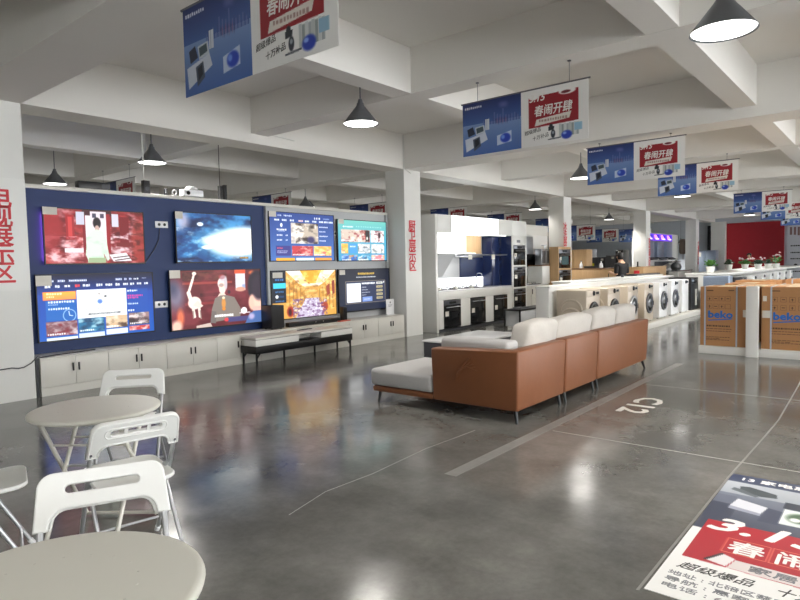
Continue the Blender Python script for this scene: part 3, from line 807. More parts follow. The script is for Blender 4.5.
def px_tv8():
    c = Canvas(190, 122, (20, 27, 46))
    c.grad(0, 0, 1, 1, (16, 22, 40), (28, 36, 58)).marks(.36, .10, .70, .055, (216, 178, 70), 150, .15).marks(.33, .185, .72, .03, (226, 228, 232), 151)
    c.rect(.115, .28, .915, .83, (150, 140, 120)).rect(.122, .288, .908, .82, (40, 48, 78))
    c.rect(.14, .33, .41, .80, (236, 238, 240)).marks(.43, .345, .70, .05, (246, 248, 250), 152, .12)
    for k in range(4): c.marks(.43, .44 + .065 * k, .52 + .04 * (k % 3), .022, (206, 212, 224), 153 + k)
    c.rect(.44, .68, .64, .80, (120, 146, 206)).marks(.47, .74, .60, .02, (230, 236, 246), 160)
    for k in range(5): c.rect(.73, .32 + .095 * k, .86, .375 + .095 * k, (200, 186, 140) if k else (230, 232, 226)).marks(.745, .348 + .095 * k, .85, .025, (60, 60, 60), 161 + k)
    c.ell(.885, .33, .014, .03, (240, 240, 236), .3)
    return c
YT = 8.38
def sc(v): return v * YT / 8.2
def scz(z): return 1.5 + (z - 1.5) * YT / 8.2
def make_tv(x0, x1, z0, z1, cv, label, sticker=(.03, .02, .17, .13), bez=.012, cat='television'):
    x0, x1, z0, z1 = sc(x0), sc(x1), scz(z0), scz(z1)
    w, h = x1 - x0, z1 - z0
    r = thing('television', label, cat, (x0, YT, z0), group=None)
    fr = MB(); fr.box(0, w, 0, .035, 0, bez + .006); fr.box(0, w, 0, .035, h - bez, h); fr.box(0, bez, 0, .035, bez + .006, h - bez); fr.box(w - bez, w, 0, .035, bez + .006, h - bez); fr.box(bez, w - bez, .012, .035, bez, h - bez); fr.box(w * .2, w * .8, .035, .076, h * .2, h * .8)
    fr.build('frame', M['black'], r)
    me = cv.mesh('screen', w - 2 * bez, h - 2 * bez - .006)
    link_mesh('screen', me, M['screen'], r, (bez, .008, bez + .006))
    if sticker:
        a, b_, c_, d_ = sticker
        B(a * w, c_ * w, -.0015, -.0002, h * (1 - d_), h * (1 - b_)).build('price_label', M['label'], r)
    return r
make_tv(3.05, 4.35, 1.595, 2.315, px_tv1(), 'upper left television showing a figure in pale green in a red palace', (0, .0, .13, .13))
tv1 = [o for o in COL.objects if o.name.startswith('television')][0]
bl = MB(); bl.box(.03, .045, .036, .044, .05, .66); bl.build('back_light', mat('violet_back_light', (1, 1, 1), .4, vary=0, emit=(.75, .22, .95), estr=22), tv1)
bl = MB(); bl.box(.45, 1.25, .036, .044, .690, .702); bl.build('back_light', mat('blue_back_light', (1, 1, 1), .4, vary=0, emit=(.12, .25, .8), estr=7), tv1)
make_tv(4.83, 6.18, 1.60, 2.355, px_tv2(), 'television showing a white and blue nebula, upper middle of the navy panel', (0, .0, .09, .14))
make_tv(2.93, 4.45, .63, 1.48, px_tv3(), 'lower left television showing a blue menu with a white picture tile', (0.0, .02, .12, .17))
make_tv(4.70, 6.33, .60, 1.495, px_tv4(), 'television showing a woman in a grey robe and a white crane', (0, .0, .105, .13))
make_tv(6.54, 8.05, 1.605, 2.455, px_tv5(), 'upper television showing a blue menu with red and orange tiles, left on the grey panel', (0, .0, .10, .11))
make_tv(8.14, 9.55, 1.595, 2.395, px_tv6(), 'upper right television showing a teal menu of picture tiles', (0.02, .0, .12, .11))
tv7 = make_tv(6.545, 8.07, .60, 1.455, px_tv7(), 'television showing a golden hall above the TV bench', (0.02, .04, .16, .15))
tv8 = make_tv(8.13, 9.615, .615, 1.45, px_tv8(), 'dark television with gold heading and a white square, lower right', (0.02, .02, .12, .13), bez=.02)
# feet of the standing television
ft = MB()
for x in (.35, 1.15):
    ft.tube([(x, .02, .02), (x - .02, -.03, -.07), (x - .03, -.10, scz(.4705) - scz(.60) + .115)], .006, 6)

# ------------------------------------------------------------------ sound equipment and TV bench
t = thing('tv_bench', 'long low TV bench with white top and drawers on a black base', 'bench', (5.72, 7.585, 0))
B(0, 2.11, 0, .385, .405, .437).build('top', M['cream_lam'], t, bevel=.003)
B(.003, 2.107, -.002, .387, .400, .4045).build('painted_shadow_gap', M['black_metal'], t)  # black strip stands in for the shadow line under the top
B(0, 2.11, .0, .385, .185, .300).build('lower_body', M['black_metal'], t, bevel=.003)
B(.02, 2.09, .30, .38, .301, .399).build('back_panel', M['cream_lam'], t)
B(.0, .86, .0, .29, .302, .398).build('drawer', M['white_lam'], t, bevel=.003)['label'] = 'left white drawer'
B(1.36, 2.11, .0, .29, .302, .398).build('drawer', M['white_lam'], t, bevel=.003)['label'] = 'right white drawer'
for x, y in ((.03, .03), (.03, .36), (.70, .19), (1.37, .19), (2.08, .03), (2.08, .36)):
    l = MB(); l.box(x - .012, x + .012, y - .012, y + .012, 0, .184)
    if x in (.03, 2.08): l.hexa([(x - .01, y - .01, .11), (x + .01, y - .01, .11), (x + .01, y + .01, .11), (x - .01, y + .01, .11)], [(x - .01 + (.06 if x < 1 else -.06), y - .01, .184), (x + .01 + (.06 if x < 1 else -.06), y - .01, .184), (x + .01 + (.06 if x < 1 else -.06), y + .01, .184), (x - .01 + (.06 if x < 1 else -.06), y + .01, .184)])
    l.build('leg', M['black_metal'], t)
t = thing('subwoofer', 'black subwoofer box beside the golden hall television', 'speaker', (6.44, 8.22, .470))
B(0, .27, -.13, .13, .012, .40).build('cabinet', M['black'], t, bevel=.012)
B(.015, .255, -.137, -.131, .03, .385).build('grille', M['black_metal'], t)
for x in (.04, .23):
    MB().lathe([(.018, 0), (.018, .0115)], (x, -.08, 0), 12).build('foot', M['black'], t)
    MB().lathe([(.018, 0), (.018, .0115)], (x, .08, 0), 12).build('foot', M['black'], t)
t = thing('soundbar', 'long black soundbar in front of the golden hall television', 'speaker', (6.86, 8.20, .470))
B(0, 1.25, -.05, .05, .0, .075).build('body', M['black'], t, bevel=.01)
B(.02, 1.23, -.053, -.0505, .012, .063).build('grille', M['black_metal'], t)
for x in (.62, .80): MB().lathe([(.008, 0), (.008, .003)], (x, -.053, .045), 10, axis='y').build('indicator', M['label'], t)
t = thing('remote_control', 'small flat black remote lying on the TV bench', 'remote', (6.95, 7.86, .437), .1)
B(-.16, .16, -.03, .03, 0, .014).build('body', M['black'], t, bevel=.004)
for x in (-.1, -.05, 0, .05): B(x - .012, x + .012, -.012, .012, .0142, .017).build('button', M['dark_grey'], t)
tag(B(0, .28, 0, .10, 0, .018).build('leaflet_stack', mat('orange_red_paper', s(196, 96, 76), .6), bevel=.002, loc=(8.02, 8.07, .4705)), 'small red leaflet stack at the right of the soundbar', 'leaflet')
t = thing('satellite_speaker', 'small upright black speaker left of the dark television', 'speaker', (8.24, 8.25, .4705))
B(0, .10, -.05, .05, 0, .26).build('body', M['black'], t, bevel=.006)
B(.01, .09, -.053, -.0505, .02, .24).build('grille', M['black_metal'], t)
t = thing('sign_card', 'white card in a stand on the cabinet beside the right column', 'card', (9.56, 8.26, .4705))
o = B(0, .25, 0, .012, .0, .33).build('panel', M['white_gloss'], t, bevel=.003); 
B(.0, .25, -.03, .06, 0, .008).build('base', M['white_gloss'], t)
MB().lathe([(.02, 0), (.02, .002)], (.125, -.001, .26), 12, axis='y').build('emblem', M['grey_ink'], t)
for k, zz in enumerate((.21, .19, .17)): B(.06, .19 - .02 * k, -.0018, -.0004, zz, zz + .006).build('print_line', M['grey_ink'], t)
# wall sockets
def socket(x, z, w, h, label, holes):
    t = thing('wall_socket', label, 'socket', (x, YW, z))
    B(0, w, -.012, 0, 0, h).build('plate', M['white_gloss'], t, bevel=.003)
    for hx in holes: MB().lathe([(.022, 0), (.022, .002)], (hx, -.012, h / 2), 14, axis='y').build('outlet', M['black'], t)
socket(4.655, 2.125, .20, .095, 'white double socket between the two upper televisions on the navy panel', (.06, .145))
socket(4.60, .95, .20, .095, 'white double socket between the two lower televisions on the navy panel', (.06, .145))
socket(8.265, 2.09, .11, .095, 'white socket between the upper televisions on the grey panel', (.055,))
# cables
c_ = MB(); c_.tube([(4.72, YW - .01, 2.12), (4.70, YW - .01, 1.95), (4.62, YW - .01, 1.80), (4.48, YW - .01, 1.62)], .006, 6)
tag(c_.build('power_cable', M['black'], smooth=True), 'black power cable hanging from the upper socket on the navy panel', 'cable')
c_ = MB(); c_.tube([(2.42, 7.99, .395), (2.55, 7.988, .40), (2.62, 7.988, .385), (2.68, 7.988, .39), (2.76, 7.988, .43), (2.83, 7.985, .50), (2.87, 7.985, .485), (3.05, 8.1, .478), (3.35, 8.15, .478), (3.6, 8.2, .478)], .007, 6)
tag(c_.build('power_cable', M['black'], smooth=True), 'black cable running across the left column onto the cabinet', 'cable')
# items standing on the partition's top rail
t = thing('media_box', 'black electronics box on the partition left of its banner', 'box', (3.60, YW + .03, 2.61))
B(0, .42, -.05, .07, 0, .10).build('body', M['black'], t, bevel=.006); B(.30, .41, -.055, -.051, .02, .08).build('front_panel', M['dark_grey'], t)
t = thing('shelf_speaker', 'single black shelf speaker on the navy partition', 'speaker', (4.55, YW + .02, 2.61))
B(-.045, .045, -.045, .045, 0, .19).build('body', M['black'], t, bevel=.004); MB().lathe([(.03, 0), (.03, .003)], (0, -.046, .07), 16, axis='y').build('driver', M['dark_grey'], t)
t = thing('projector', 'white projector with a domed top on the navy partition', 'projector', (5.30, YW + .02, 2.61))
B(-.17, .17, -.05, .09, .01, .115).build('body', M['white_gloss'], t, bevel=.015); MB().lathe([(.10, 0), (.09, .03), (.055, .055), (0, .062)], (0, .02, .115), 24).build('dome', M['white_gloss'], t, smooth=True)
MB().lathe([(.03, 0), (.03, .008), (.022, .008), (.018, .003)], (-.10, -.051, .06), 18, axis='y').build('lens', M['black_gloss'], t)
for x in (-.13, .13): MB().lathe([(.015, 0), (.015, .012)], (x, .0, 0), 10).build('foot', M['black'], t)
t = thing('web_camera', 'small white ring-shaped camera left of the projector', 'camera', (5.0, YW + .02, 2.61))
MB().lathe([(.03, 0), (.03, .01)], (0, 0, 0), 16).build('base', M['white_gloss'], t); rg_ = MB(); rg_.tube([(.036 * math.cos(a), 0, .055 + .036 * math.sin(a)) for a in [k * PI / 8 for k in range(16)]], .010, 8, closed=True); rg_.build('ring', M['white_gloss'], t, smooth=True)
t = thing('media_stick', 'small black and white gadget at the left of the white ring camera', 'gadget', (4.86, YW + .02, 2.61))
B(-.02, .02, -.02, .02, 0, .10).build('body', M['black'], t, bevel=.004); B(-.022, -.006, -.024, -.0205, .03, .09).build('front_panel', M['white_gloss'], t)
for k, (x, lb) in enumerate(((5.80, 'left black upright speaker column near the joint of the partition'), (5.885, 'right black upright speaker column near the joint of the partition'))):
    t = thing('column_speaker', lb, 'speaker', (x, YW + .02, 2.61), group='pair of black column speakers')
    B(-.025, .025, -.03, .03, 0, .22 + .02 * k).build('body', M['black'], t, bevel=.004); B(-.02, .02, -.034, -.0305, .015, .20).build('grille', M['black_metal'], t)
c_ = MB(); c_.tube([(5.845, YW + .09, 2.612), (5.845, YW + .09, 4.18)], .006, 6)
tag(c_.build('hanging_cable', M['black']), 'thin dark cable hanging above the column speakers', 'cable')
c_ = MB(); c_.tube([(4.6, 8.62, 2.66), (4.6, 8.62, ZS)], .012, 6)
tag(c_.build('hanging_pipe', M['plaster_column']), 'thin white pipe hanging beside the bright lamp', 'pipe')

# ------------------------------------------------------------------ signs on the columns
def column_sign(x, z, body, w, h, size, label, y=7.998, board=True):
    t = thing('column_sign', label, 'sign', (x, y, z))
    if board: B(-w / 2, w / 2, -.006, 0, 0, h).build('board', M['white_lam'], t)
    text_obj('lettering', '\n'.join(body), size, M['red_ink'], t, (0, -.0075, h / 2), bold=.018, line=.80 if board else .84)
    return t
column_sign(2.52, 1.30, '电视展示区', .56, 1.30, .27, 'white board with red vertical writing on the left column', 7.998)
column_sign(10.13, 1.27, '厨卫展示区', .42, 1.27, .25, 'red vertical writing on the column left of the lit kitchen', 7.998, False)
column_sign(17.68, 1.5, '冰洗展示区', .42, 1.25, .27, 'red vertical writing on the column behind the second kitchen', 7.998, False)
column_sign(25.72, 1.2, '家电展示区', .42, 1.25, .27, 'red vertical writing on the distant column left of the purple sign', 7.998, False)
column_sign(33.4, 1.2, '空调展示区', .42, 1.25, .27, 'red vertical writing on the farthest column', 7.998, False)

# ------------------------------------------------------------------ folding chairs and round tables
def arch(w, h, arm, band, r, n=8):
    """outline of the backrest: a band with two arms reaching down; origin at its top centre"""
    a = w / 2
    out = []
    for k in range(n + 1):
        t_ = R(90 * k / n); out.append((a - .012 - r + r * math.sin(t_), -r + r * math.cos(t_)))
    out += [(a, -h), (a - arm, -h)]
    ri = .055
    for k in range(n + 1):
        t_ = R(90 * k / n); out.append((a - arm - .004 - ri + ri * math.cos(t_), -band - ri + ri * math.sin(t_)))
    left = [(-x, y) for x, y in out[::-1]]
    return [p for p in (out + left)]
def make_chair():
    r = thing('folding_chair', 'l', 'chair', group='white folding chairs around the round tables')
    lean = math.atan2(.40, .74)
    def main(z): return -.20 + (.74 - z) * .40 / .74
    for sx in (-1, 1):
        MB().tube([(sx * .205, main(.61), .61), (sx * .205, main(.4), .4), (sx * .205, main(.02), .02)], .0115, 10).build('leg', M['chrome'], r, smooth=True)
        MB().tube([(sx * .178, main(.44) - .0, .455), (sx * .184, main(.47) - .02, .475), (sx * .188, .0, .40), (sx * .190, -.26, .02)], .0105, 10).build('leg', M['chrome'], r, smooth=True)
        MB().tube([(sx * .205, main(.03), .03), (sx * .205, main(.0) + .004, .0)], .015, 10).build('foot', M['white_gloss'], r)
        MB().tube([(sx * .190, -.255, .03), (sx * .190, -.27, .0)], .014, 10).build('foot', M['white_gloss'], r)
    MB().tube([(-.205, main(.10), .10), (.205, main(.10), .10)], .008, 8).build('crossbar', M['chrome'], r)
    MB().tube([(-.189, -.215, .085), (.189, -.215, .085)], .008, 8).build('crossbar', M['chrome'], r)
    MB().tube([(-.19, .0, .418), (.19, .0, .418)], .008, 8).build('crossbar', M['chrome'], r)
    # backrest: slotted plastic band with arms that sleeve the tubes
    rot = (PI / 2 + lean * .95, 0, 0)
    bk = plate('backrest', [arch(.455, .20, .045, .132, .055), rr(-.125, .125, -.078, -.048, .0149)], .026, M['chair_white'], r, .006, (0, -.205, .765), rot)
    rim = MB(); pts = [(p[0] * .965, p[1] * .95 - .004, .0125) for p in arch(.455, .20, .045, .132, .055)]
    rim.tube(pts, .0055, 6, closed=True)
    sl = [(p[0], p[1], .0125) for p in rr(-.150, .150, -.092, -.034, .028)]
    rim.tube(sl, .0045, 6, closed=True)
    rim.build('back_rib', M['chair_white'], bk, smooth=True)
    sc_ = MB()
    for sx in (-1, 1): sc_.lathe([(.006, .0125), (.006, .0165)], (sx * .205, -.175, 0), 10)
    sc_.build('screw', M['steel_dark'], bk)
    # seat
    n = 16
    sm = MB()
    def outl(k, w=.195, d0=-.20, d1=.185):
        return rr(-w, w, d0, d1, .07, 6)
    o_ = outl(0)
    def ring(scl, z): return [(x * scl, (y + .0) * scl, z + (y + .2) * .055) for x, y in o_]
    rings = [ring(.97, .418), ring(1.0, .424), ring(1.0, .434), ring(.975, .440), ring(.90, .437), ring(.80, .430), ring(.4, .427)]
    vs = [v for q in rings for v in q]; m_ = len(o_); fs = []
    for i in range(len(rings) - 1):
        for k in range(m_): fs.append((i * m_ + k, i * m_ + (k + 1) % m_, (i + 1) * m_ + (k + 1) % m_, (i + 1) * m_ + k))
    fs.append(tuple(range(m_ - 1, -1, -1))); fs.append(tuple((len(rings) - 1) * m_ + k for k in range(m_)))
    sm.add(vs, fs); sm.build('seat', M['chair_white'], r, smooth=True)
    return r
def face(hx, hy): return math.atan2(hy, hx) - PI / 2
ch0 = make_chair()
chairs = [
    ((2.086, 4.264), (-.65, -.76), 'white folding chair behind the far round table, facing the viewer'),
    ((1.515, 3.14), (.17, .98), 'white folding chair in front of the far round table, its ribbed back to the viewer'),
    ((.935, 2.13), (-.425, -.905), 'white folding chair nearest the viewer, behind the near round table'),
    ((.985, 3.56), (.95, -.30), 'white folding chair at the left edge, only its seat and legs in the picture'),
]
for i, ((x, y), h, lb) in enumerate(chairs):
    o = ch0 if i == 0 else dup(ch0, (x, y, 0))
    o.location = (x, y, 0); o.rotation_euler = (0, 0, face(*h)); o['label'] = lb
    if i == 1:
        bk = [c for c in o.children if c.name.startswith('backrest')][0]
        rb = MB()
        for q in (-.05, .06): rb.box(q - .008, q + .008, -.082, -.044, .004, .012)
        rb.build('slot_rib', M['chair_white'], bk)

def make_table(rad):
    r = thing('round_table', 'l', 'table', group='white round folding tables')
    MB().lathe([(0, .700), (rad - .03, .700), (rad - .012, .703), (rad - .002, .711), (rad, .719), (rad - .003, .726), (rad - .010, .730), (rad - .022, .7305), (0, .7305)], n=72).build('tabletop', M['table_white'], r, smooth=True)
    for sx in (-1, 1):
        MB().tube([(sx * .215, -.19, .700), (sx * .215, .24, .012)], .0125, 10).build('leg', M['tube_white'], r, smooth=True)
        MB().tube([(sx * .190, .19, .700), (sx * .190, -.24, .012)], .0125, 10).build('leg', M['tube_white'], r, smooth=True)
    MB().tube([(-.215, .233, .02), (.215, .233, .02)], .011, 8).build('crossbar', M['tube_white'], r)
    MB().tube([(-.190, -.233, .02), (.190, -.233, .02)], .011, 8).build('crossbar', M['tube_white'], r)
    MB().tube([(-.215, -.085, .535), (.215, -.085, .535)], .006, 8).build('crossbar', M['tube_white'], r)
    MB().tube([(-.190, .085, .535), (.190, .085, .535)], .006, 8).build('crossbar', M['tube_white'], r)
    MB().tube([(-.21, .0, .392), (.21, .0, .392)], .007, 8).build('pivot_bar', M['chrome'], r)
    for y in (-.19, .19): B(-.23, .23, y - .015, y + .015, .690, .6995).build('rail', M['tube_white'], r)
    dots = MB()
    for k in range(18):
        a = 2 * PI * k / 18; dots.lathe([(.0035, .7304), (.003, .7316), (0, .7318)], (rad * .55 * math.cos(a), rad * .55 * math.sin(a), 0), 8)
    dots.build('stud', M['tube_white'], r)
    return r
tb = make_table(.345)
tb.location = (1.540, 3.535, 0); tb.rotation_euler = (0, 0, R(-52)); tb['label'] = 'far white round folding table with crossed legs, chairs on three sides'
tb2 = dup(tb, (.555, 1.566, 0), R(-60), 'near white round folding table cut by the bottom left corner')
# the near one is slightly smaller
for c in tb2.children:
    pass
tb2.scale = (1.03, 1.03, 1)

# ------------------------------------------------------------------ corner sofa
def box_cushion(name, x0, x1, y0, y1, z0, z1, m, parent):
    return B(x0, x1, y0, y1, z0, z1).build(name, m, parent, bevel=.045, seg=4)
def cushion(name, x0, x1, y0, y1, z0, z1, m, parent, puff=.03, lean=0.0, nx=10, ny=6, seed=0, crown=0.0):
    """soft cushion: rounded box with bulging faces, a crowned top and slight wrinkles"""
    rg = random.Random(seed)
    bm = bmesh.new()
    bmesh.ops.create_cube(bm, size=1)
    bmesh.ops.subdivide_edges(bm, edges=bm.edges[:], cuts=9, use_grid_fill=True)
    W, D, H = x1 - x0, y1 - y0, z1 - z0
    ph = [rg.uniform(0, 6.28) for _ in range(6)]
    for v in bm.verts:
        x, y, z = v.co * 2
        ex, ey, ez = 1 - x ** 6, 1 - y ** 6, 1 - z ** 6
        # round the corners
        q = Vector((x, y, z)); e = 11
        n = (abs(x) ** e + abs(y) ** e + abs(z) ** e) ** (1 / e)
        q = q / n * 1.0 if n > 1 else q
        fx = (1 - q.x ** 2); fy = (1 - q.y ** 2); fz = (1 - q.z ** 2)
        px_ = q.x * W / 2 + math.copysign(puff * .5 * fy * fz, q.x) * (abs(q.x) > .8)
        py_ = q.y * D / 2 + math.copysign(puff * fx * fz, q.y) * (abs(q.y) > .6)
        pz_ = q.z * H / 2 + (crown * fx * fy if q.z > .5 else 0) + .007 * math.sin(3.1 * q.x + ph[0]) * math.sin(2.3 * q.y + ph[1])
        wr = .006 * math.sin(7 * q.x + 4 * q.z + ph[2]) + .004 * math.sin(11 * q.z - 5 * q.x + ph[3])
        py_ += wr
        px_ += .010 * math.sin(3 * q.z + ph[4])
        zz = pz_ + H / 2
        v.co = (x0 + W / 2 + px_, y0 + D / 2 + py_ - lean * zz, z0 + zz)
    me = bpy.data.meshes.new(name)
    bm.to_mesh(me); bm.free()
    me.polygons.foreach_set('use_smooth', [True] * len(me.polygons))
    o = link_mesh(name, me, m, parent)
    md = o.modifiers.new('soft', 'SUBSURF'); md.levels = 1; md.render_levels = 1
    return o
SX, SY = 4.95, 2.70
t = thing('corner_sofa', 'long corner sofa with tan leather back, grey cushions and a chaise end', 'sofa', (SX, SY, 0))
def sb(x0, x1, y0, y1, z0, z1, nm, m, bv=.02, **k): return B(x0, x1, y0, y1, z0, z1).build(nm, M[m], t, bevel=bv, seg=3, **k)
def slab(x0, x1, nm, y0=0.0, thick=.15, zb=.115, zt=.69):
    """leather back panel, leaning out a little towards the top"""
    mb = MB(); mb.hexa([(x0, y0 + .03, zb), (x1, y0 + .03, zb), (x1, y0 + thick + .03, zb), (x0, y0 + thick + .03, zb)], [(x0, y0, zt), (x1, y0, zt), (x1, y0 + thick, zt), (x0, y0 + thick, zt)])
    return mb.build(nm, M['leather'], t, bevel=.022, seg=3)
am = MB(); Lp = [(0, 0), (1.035, 0), (1.035, .15), (.15, .15), (.15, 1.0), (0, 1.0)]
am.prism(Lp, lambda q: (q[0] + (.03 if q[0] < .2 else 0), q[1] + (.03 if q[1] < .2 else 0), .115), lambda q: (q[0], q[1], .69 - .035 * q[1]))
am.build('corner_panel', M['leather'], t, bevel=.022, seg=3)['label'] = 'leather corner of back and short arm'
slab(1.07, 1.92, 'back_panel'); slab(1.955, 3.72, 'back_panel')
am = MB(); am.hexa([(3.56, .18, .115), (3.69, .18, .115), (3.69, .95, .115), (3.56, .95, .115)], [(3.57, .152, .62), (3.72, .152, .62), (3.72, .95, .58), (3.57, .95, .58)])
am.build('arm_panel', M['leather'], t, bevel=.022, seg=3)['label'] = 'far leather arm panel'
sb(.165, 3.55, .19, .96, .125, .215, 'base', 'leather', .015)
sb(.03, 1.02, 1.005, 1.83, .115, .175, 'chaise_base', 'leather', .015)
box_cushion('seat_cushion', .015, 1.03, 1.005, 1.86, .180, .365, M['fabric'], t)['label'] = 'broad grey chaise cushion'
for k, (a, b_) in enumerate(((.18, 1.03), (1.05, 1.93), (1.95, 2.75), (2.77, 3.55))):
    box_cushion('seat_cushion', a, b_, .20, .96, .218, .43, M['fabric'], t)
for k, (a, b_, zt) in enumerate(((.47, 1.13, .895), (1.17, 2.09, .885), (2.14, 2.83, .905), (2.88, 3.60, .895))):
    cushion('back_cushion', a, b_, .20, .42, .44, zt, M['fabric2'], t, .035, lean=.20, seed=10 + k, crown=.03)
box_cushion('arm_cushion', .165, .40, .20, 1.0, .432, .745, M['fabric'], t)['label'] = 'grey cushion standing against the short arm'
fl_ = MB()
for k in range(5):
    fl_.tube([(.002 + .008 * (k % 2), .45 + .02 * k, .47 + .03 * k), (-.004, .56 + .03 * k, .50 - .02 * k), (.004, .66 + .01 * k, .47 - .03 * k)], .006, 5)
fl_.build('crease', M['leather'], t, smooth=True)
def leg(x, y, dx, dy):
    MB().tube([(x, y, .135), (x + dx, y + dy, .0)], .022, 10, r1=.013).build('leg', M['black_metal'], t, smooth=True)
for x, y, dx, dy in ((.06, .07, -.02, -.03), (.98, .08, 0, -.03), (1.12, .08, 0, -.03), (1.87, .08, 0, -.03), (2.0, .08, 0, -.03), (3.62, .07, .05, -.03), (.09, 1.76, -.06, -.02 + .0), (.95, 1.76, .04, .04), (3.6, .88, .05, .03), (2.0, .9, 0, .03), (1.1, .9, 0, .03)):
    leg(x, y, dx, dy)

# ------------------------------------------------------------------ coffee table and low bench
t = thing('coffee_table', 'low coffee table with pale top and dark sides behind the sofa', 'table', (7.05, 4.62, 0))
B(0, 1.55, 0, .80, .375, .40).build('tabletop', M['white_gloss'], t, bevel=.004)
B(.02, 1.53, .02, .78, .10, .374).build('body', M['dark_grey'], t, bevel=.004)
B(.05, 1.50, .012, .0195, .13, .35).build('drawer', M['dark_grey'], t, bevel=.003)
B(.08, 1.47, .06, .74, .0, .099).build('plinth', M['black'], t)
t = thing('low_bench', 'low black-framed bench with grey drawers before the oven tower', 'bench', (12.25, 6.62, 0))
B(0, 1.5, 0, .42, .415, .445).build('top', M['black_metal'], t, bevel=.003)
for x in (.0, 1.47):
    for y in (0, .39): B(x, x + .03, y, y + .03, 0, .414).build('leg', M['black_metal'], t)
B(.035, 1.465, .02, .40, .06, .410).build('body', M['grey_panel'], t)
for k in range(2): B(.04 + .72 * k, .74 + .72 * k, .004, .0195, .08, .40).build('drawer', M['grey_panel'], t, bevel=.004)
t = thing('small_tray', 'small grey tray on the black-framed bench', 'tray', (12.62, 6.8, .445))
B(-.2, .2, -.09, .09, 0, .018).build('base', M['steel_dark'], t, bevel=.003); B(-.2, .2, -.095, -.0905, .0, .04).build('rim', M['steel_dark'], t); B(-.2, .2, .0905, .095, .0, .04).build('rim', M['steel_dark'], t)

# ------------------------------------------------------------------ lit display kitchen
KX, KY = 10.76, 7.85
t = thing('kitchen_unit', 'white display kitchen housing with a glowing header and oven tower', 'kitchen', (KX, KY, 0))
def kb(x0, x1, y0, y1, z0, z1, nm, m, bv=0.0, par=None): return B(x0 - KX, x1 - KX, y0, y1, z0, z1).build(nm, M[m] if isinstance(m, str) else m, par or t, bevel=bv)
kb(10.76, 10.84, 0, .66, 0, 2.60, 'side_panel', 'white_lam', .003)
kb(10.845, 14.92, .62, .66, 0, 2.60, 'back_panel', 'white_lam')
for a, b_ in ((10.845, 11.395), (13.44, 14.13), (14.135, 14.92)): kb(a, b_, 0, .60, 2.205, 2.60, 'header_panel', 'white_lam', .003)
kb(11.40, 13.435, 0, .60, 2.205, 2.60, 'light_box', 'light_panel', .003)['label'] = 'glowing header light box'
kb(10.845, 14.10, .02, .60, .705, .885, 'carcass', 'white_lam')
for a, b_ in ((10.845, 11.03), (11.72, 12.11), (12.80, 13.17), (13.86, 14.10)): kb(a, b_, .02, .60, .06, .704, 'carcass', 'white_lam')
kb(10.845, 14.92, .05, .60, 0, .058, 'plinth', 'dark_grey')
for a, b_ in ((10.85, 11.03), (11.72, 12.11), (12.80, 13.17), (13.86, 14.095)): kb(a, b_, .0, .0195, .065, .70, 'door', 'white_lam', .002)
kb(10.85, 14.095, .0, .0195, .705, .88, 'fascia', 'white_lam', .002)
kb(14.13, 14.20, .0, .60, .06, 2.20, 'tower_side', 'white_lam', .002); kb(14.85, 14.92, .0, .60, .06, 2.20, 'tower_side', 'white_lam', .002)
for z0, z1 in ((.06, .29), (.82, .862), (1.40, 1.44), (1.965, 2.20)): kb(14.205, 14.845, .0, .60, z0, z1, 'tower_shelf', 'white_lam', .002)
kb(14.205, 14.845, .58, .60, .30, 1.96, 'tower_back', 'dark_grey')
kb(10.845, 12.35, .42, .60, 1.75, 2.195, 'wall_cabinet', 'white_lam', .003)
kb(12.35, 12.62, .42, .60, 1.75, 2.195, 'wall_cabinet', 'cream_lam', .003)
kb(12.62, 13.30, .42, .60, 1.75, 2.195, 'wall_cabinet', 'wood', .003)['label'] = 'oak wall cabinet door'
kb(13.62, 14.10, .30, .60, .92, 2.195, 'tall_panel', 'navy_glass', .004)['label'] = 'tall navy glass panel'
kb(12.55, 13.61, .56, .60, 1.17, 1.72, 'backsplash', 'navy_glass')['label'] = 'navy glass backsplash'
kb(10.85, 12.54, .58, .60, 1.17, 1.74, 'backsplash', 'grey_panel')['label'] = 'pale backsplash'
kb(10.85, 13.61, .57, .60, .92, 1.165, 'light_strip', M['light_panel'])['label'] = 'glowing strip above the worktop'
kb(10.86, 13.0, .40, .419, 1.752, 1.765, 'led_strip', 'led')
kb(11.0, 14.0, .10, .14, 2.193, 2.2045, 'led_strip', 'led')
B(.15, .19, .001 - .004, -.0005, .27 + 1.73, .33 + 1.73).build('label', M['steel_dark'], t)
kb(14.105, 14.129, .02, .60, .92, 2.195, 'tall_panel', 'navy_glass')
w_ = MB(); w_.box(3.62, 3.80, -.006, -.0005, 2.03, 2.10); w_.build('nameplate', M['grey_ink'], t)
for nm, x, z, e_ in (('niche_light', 11.9, 2.17, 7), ('niche_light', 12.9, 2.17, 3), ('niche_light', 11.6, 1.74, 4)):
    ld = bpy.data.lights.new(nm, 'AREA'); ld.energy = e_; ld.shape = 'RECTANGLE'; ld.size = 1.0; ld.size_y = .04; ld.color = (1, .97, .92)
    lo = bpy.data.objects.new(nm, ld); COL.objects.link(lo); lo.parent = t; lo.location = (x - KX, .12 if z > 2 else .38, z)
wt = B(0, 3.25, .0, .57, 0, .03).build('worktop', M['white_gloss'], bevel=.003, loc=(10.85, KY - .01, .8865))
tag(wt, 'white kitchen worktop of the lit display kitchen', 'worktop')
